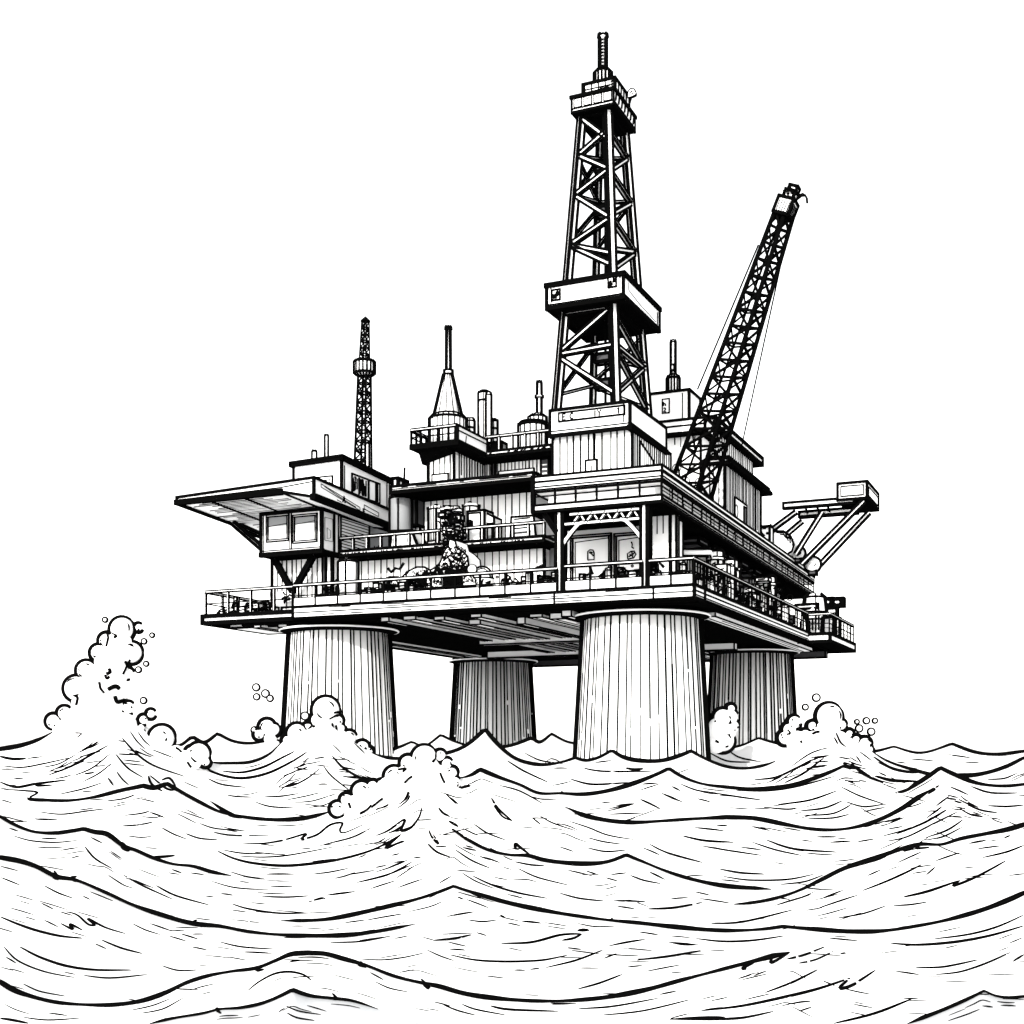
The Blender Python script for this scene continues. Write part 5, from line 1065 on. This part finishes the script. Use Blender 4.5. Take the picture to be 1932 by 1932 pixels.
spray('1', 53.2, [(557,133,52),(487,187,34),(450,240,34),(395,320,42),(350,402,54),(362,458,26),(296,515,30),(246,553,32),(600,240,46),(632,125,16),(585,335,22),(545,445,18),(585,490,26),(655,545,20),(688,518,18),(738,628,56),(640,580,18)],
      [(545,200,60),(505,280,75),(450,370,80),(500,380,80),(530,330,60),(410,480,85),(480,480,85),(370,550,75),(460,580,110),(560,580,70),(300,600,60),(620,640,60),(690,690,60),(800,710,50),(570,420,30)],
      [(478,90,10),(692,160,9),(655,188,11),(665,290,10),(630,317,12),(653,457,13)], 'tallest curling spray plume at far left, well clear of the platform',
      [(1.6, [(520,150),(540,165),(530,175)]), (2, [(500,340),(515,330),(510,315)]), (2.6, [(510,410),(540,395),(555,405)]), (2.4, [(535,440),(545,465),(565,455)]), (1.6, [(375,332),(380,322),(368,320)]), (1.6, [(490,150),(500,180),(490,210)]), (1.4, [(575,280),(580,310),(570,340)]), (1.6, [(600,270),(585,300),(620,290)]), (1.6, [(470,375),(475,405),(490,425)]), (1.8, [(340,430),(370,445),(365,480)]), (1.6, [(495,345),(505,360),(515,350)])])
spray('1', 52.6, [(905,700,48),(870,690,22),(935,735,20)], [(880,720,50),(840,720,40)], [], 'low rounded foam lump at the right foot of the tallest plume', [(1.6, [(870,690),(885,685),(880,700)]), (1.4, [(860,735),(875,760)]), (1.4, [(800,670),(830,690)])])
spray('1', 55.5, [(1483,502,60),(1445,545,30),(1352,608,44),(1400,590,28),(1535,550,24),(1548,585,20),(1588,628,32),(1648,672,30),(1675,690,20),(1215,578,34),(1180,610,22),(1245,590,26),(1310,640,24)],
      [(1480,570,58),(1420,640,60),(1530,640,60),(1460,700,80),(1590,690,50),(1370,680,60),(1230,630,30),(1640,720,40)],
      [(1165,397,15),(1167,440,13),(1207,425,16),(1228,447,13),(1387,527,17),(1158,592,15)], 'spray plume breaking against the front left column of the platform',
      [(1.8, [(1490,530),(1510,515),(1540,510)]), (1.8, [(1500,540),(1530,525),(1550,530)]), (1.6, [(1380,565),(1400,590),(1420,570)]), (1.6, [(1430,570),(1440,600)]), (1.4, [(1500,565),(1505,590)]), (1.4, [(1515,560),(1520,585)]), (1.4, [(1530,570),(1535,595)]), (1.6, [(1640,660),(1655,680),(1665,670)])])
spray('3', 57.5, [(1044,530,58),(966,575,20),(935,622,30),(885,558,28),(862,592,30),(842,628,30),(1098,570,22),(1134,610,17),(1165,637,18),(1205,658,30),(1222,682,20)],
      [(1035,600,60),(970,650,55),(1085,650,55),(900,650,55),(1140,680,45),(1030,690,80)],
      [(935,488,12),(985,445,16),(1170,555,9),(1213,550,13),(1252,550,10),(1180,585,15),(1235,600,15)], 'spray plume with one big round top beside the rear right column',
      [(1.6, [(960,545),(985,545),(980,580)]), (1.6, [(960,610),(985,600),(990,605)]), (1.6, [(850,590),(860,605),(845,615)]), (1.4, [(905,640),(910,655)])])
spray('3', 61, [(560,542,44),(596,496,18),(602,578,30),(532,575,40),(560,640,50),(590,535,36)], [(540,600,60),(530,650,50),(580,600,40)], [], 'compact puff of spray wedged between the two right hand columns',
      [(1.6, [(548,522),(556,535),(570,538)]), (1.4, [(585,612),(575,625),(560,628)]), (1.4, [(520,640),(535,650)])])
spray('2', 42.7, [(567,718,56),(492,742,34),(430,802,44),(372,842,24),(282,870,42),(332,848,26),(212,908,26),(172,950,32),(638,708,24),(668,745,24),(690,785,24),(702,832,28),(715,868,16),(762,893,38),(800,905,20)],
      [(562,780,80),(500,830,85),(420,870,75),(620,820,75),(560,890,110),(330,920,65),(250,940,55),(660,890,70),(480,940,100),(740,930,40)], [], 'broad foaming crest in the middle, nearest of all the spray',
      [(1.4, [(480,830),(500,810),(515,800)]), (1.4, [(640,785),(650,810),(660,830)]), (1.6, [(430,950),(480,910),(500,870)]), (1.4, [(330,940),(380,900)]), (1.6, [(620,690),(615,720),(605,735)]), (1.6, [(225,920),(235,945)]), (1.4, [(275,970),(310,950),(330,930)]), (1.4, [(450,770),(485,765),(470,780)])])

# ================================================================== LIGHT
wd = bpy.data.worlds.new('World'); SC.world = wd; wd.use_nodes = True
nt = wd.node_tree; bg = nt.nodes['Background']
sky = nt.nodes.new('ShaderNodeTexSky'); sky.sky_type = 'NISHITA'; sky.sun_disc = False
SUN_EL, SUN_AZ = math.radians(22), math.radians(200)     # azimuth measured clockwise from +Y: behind the camera, a little to its left
sky.sun_elevation = SUN_EL; sky.sun_rotation = SUN_AZ; sky.dust_density = 1.2; sky.air_density = 2; sky.ozone_density = 1
hs = nt.nodes.new('ShaderNodeHueSaturation'); hs.inputs['Saturation'].default_value = .08
nt.links.new(sky.outputs['Color'], hs.inputs['Color']); nt.links.new(hs.outputs['Color'], bg.inputs['Color'])
bg.inputs['Strength'].default_value = .1
sl = bpy.data.lights.new('sun', 'SUN'); sl.energy = 1.3; sl.angle = math.radians(1); sl.color = (1, .97, .93)
sun = bpy.data.objects.new('sun', sl); COL.objects.link(sun)
sd = Vector((math.sin(SUN_AZ) * math.cos(SUN_EL), math.cos(SUN_AZ) * math.cos(SUN_EL), math.sin(SUN_EL)))
sun.rotation_euler = sd.to_track_quat('Z', 'Y').to_euler(); sun.location = (0, -20, 60)
SC.view_settings.view_transform = 'Standard'; SC.view_settings.look = 'None'; SC.view_settings.gamma = 1; SC.view_settings.use_curve_mapping = False
SC.view_settings.exposure = 2.1
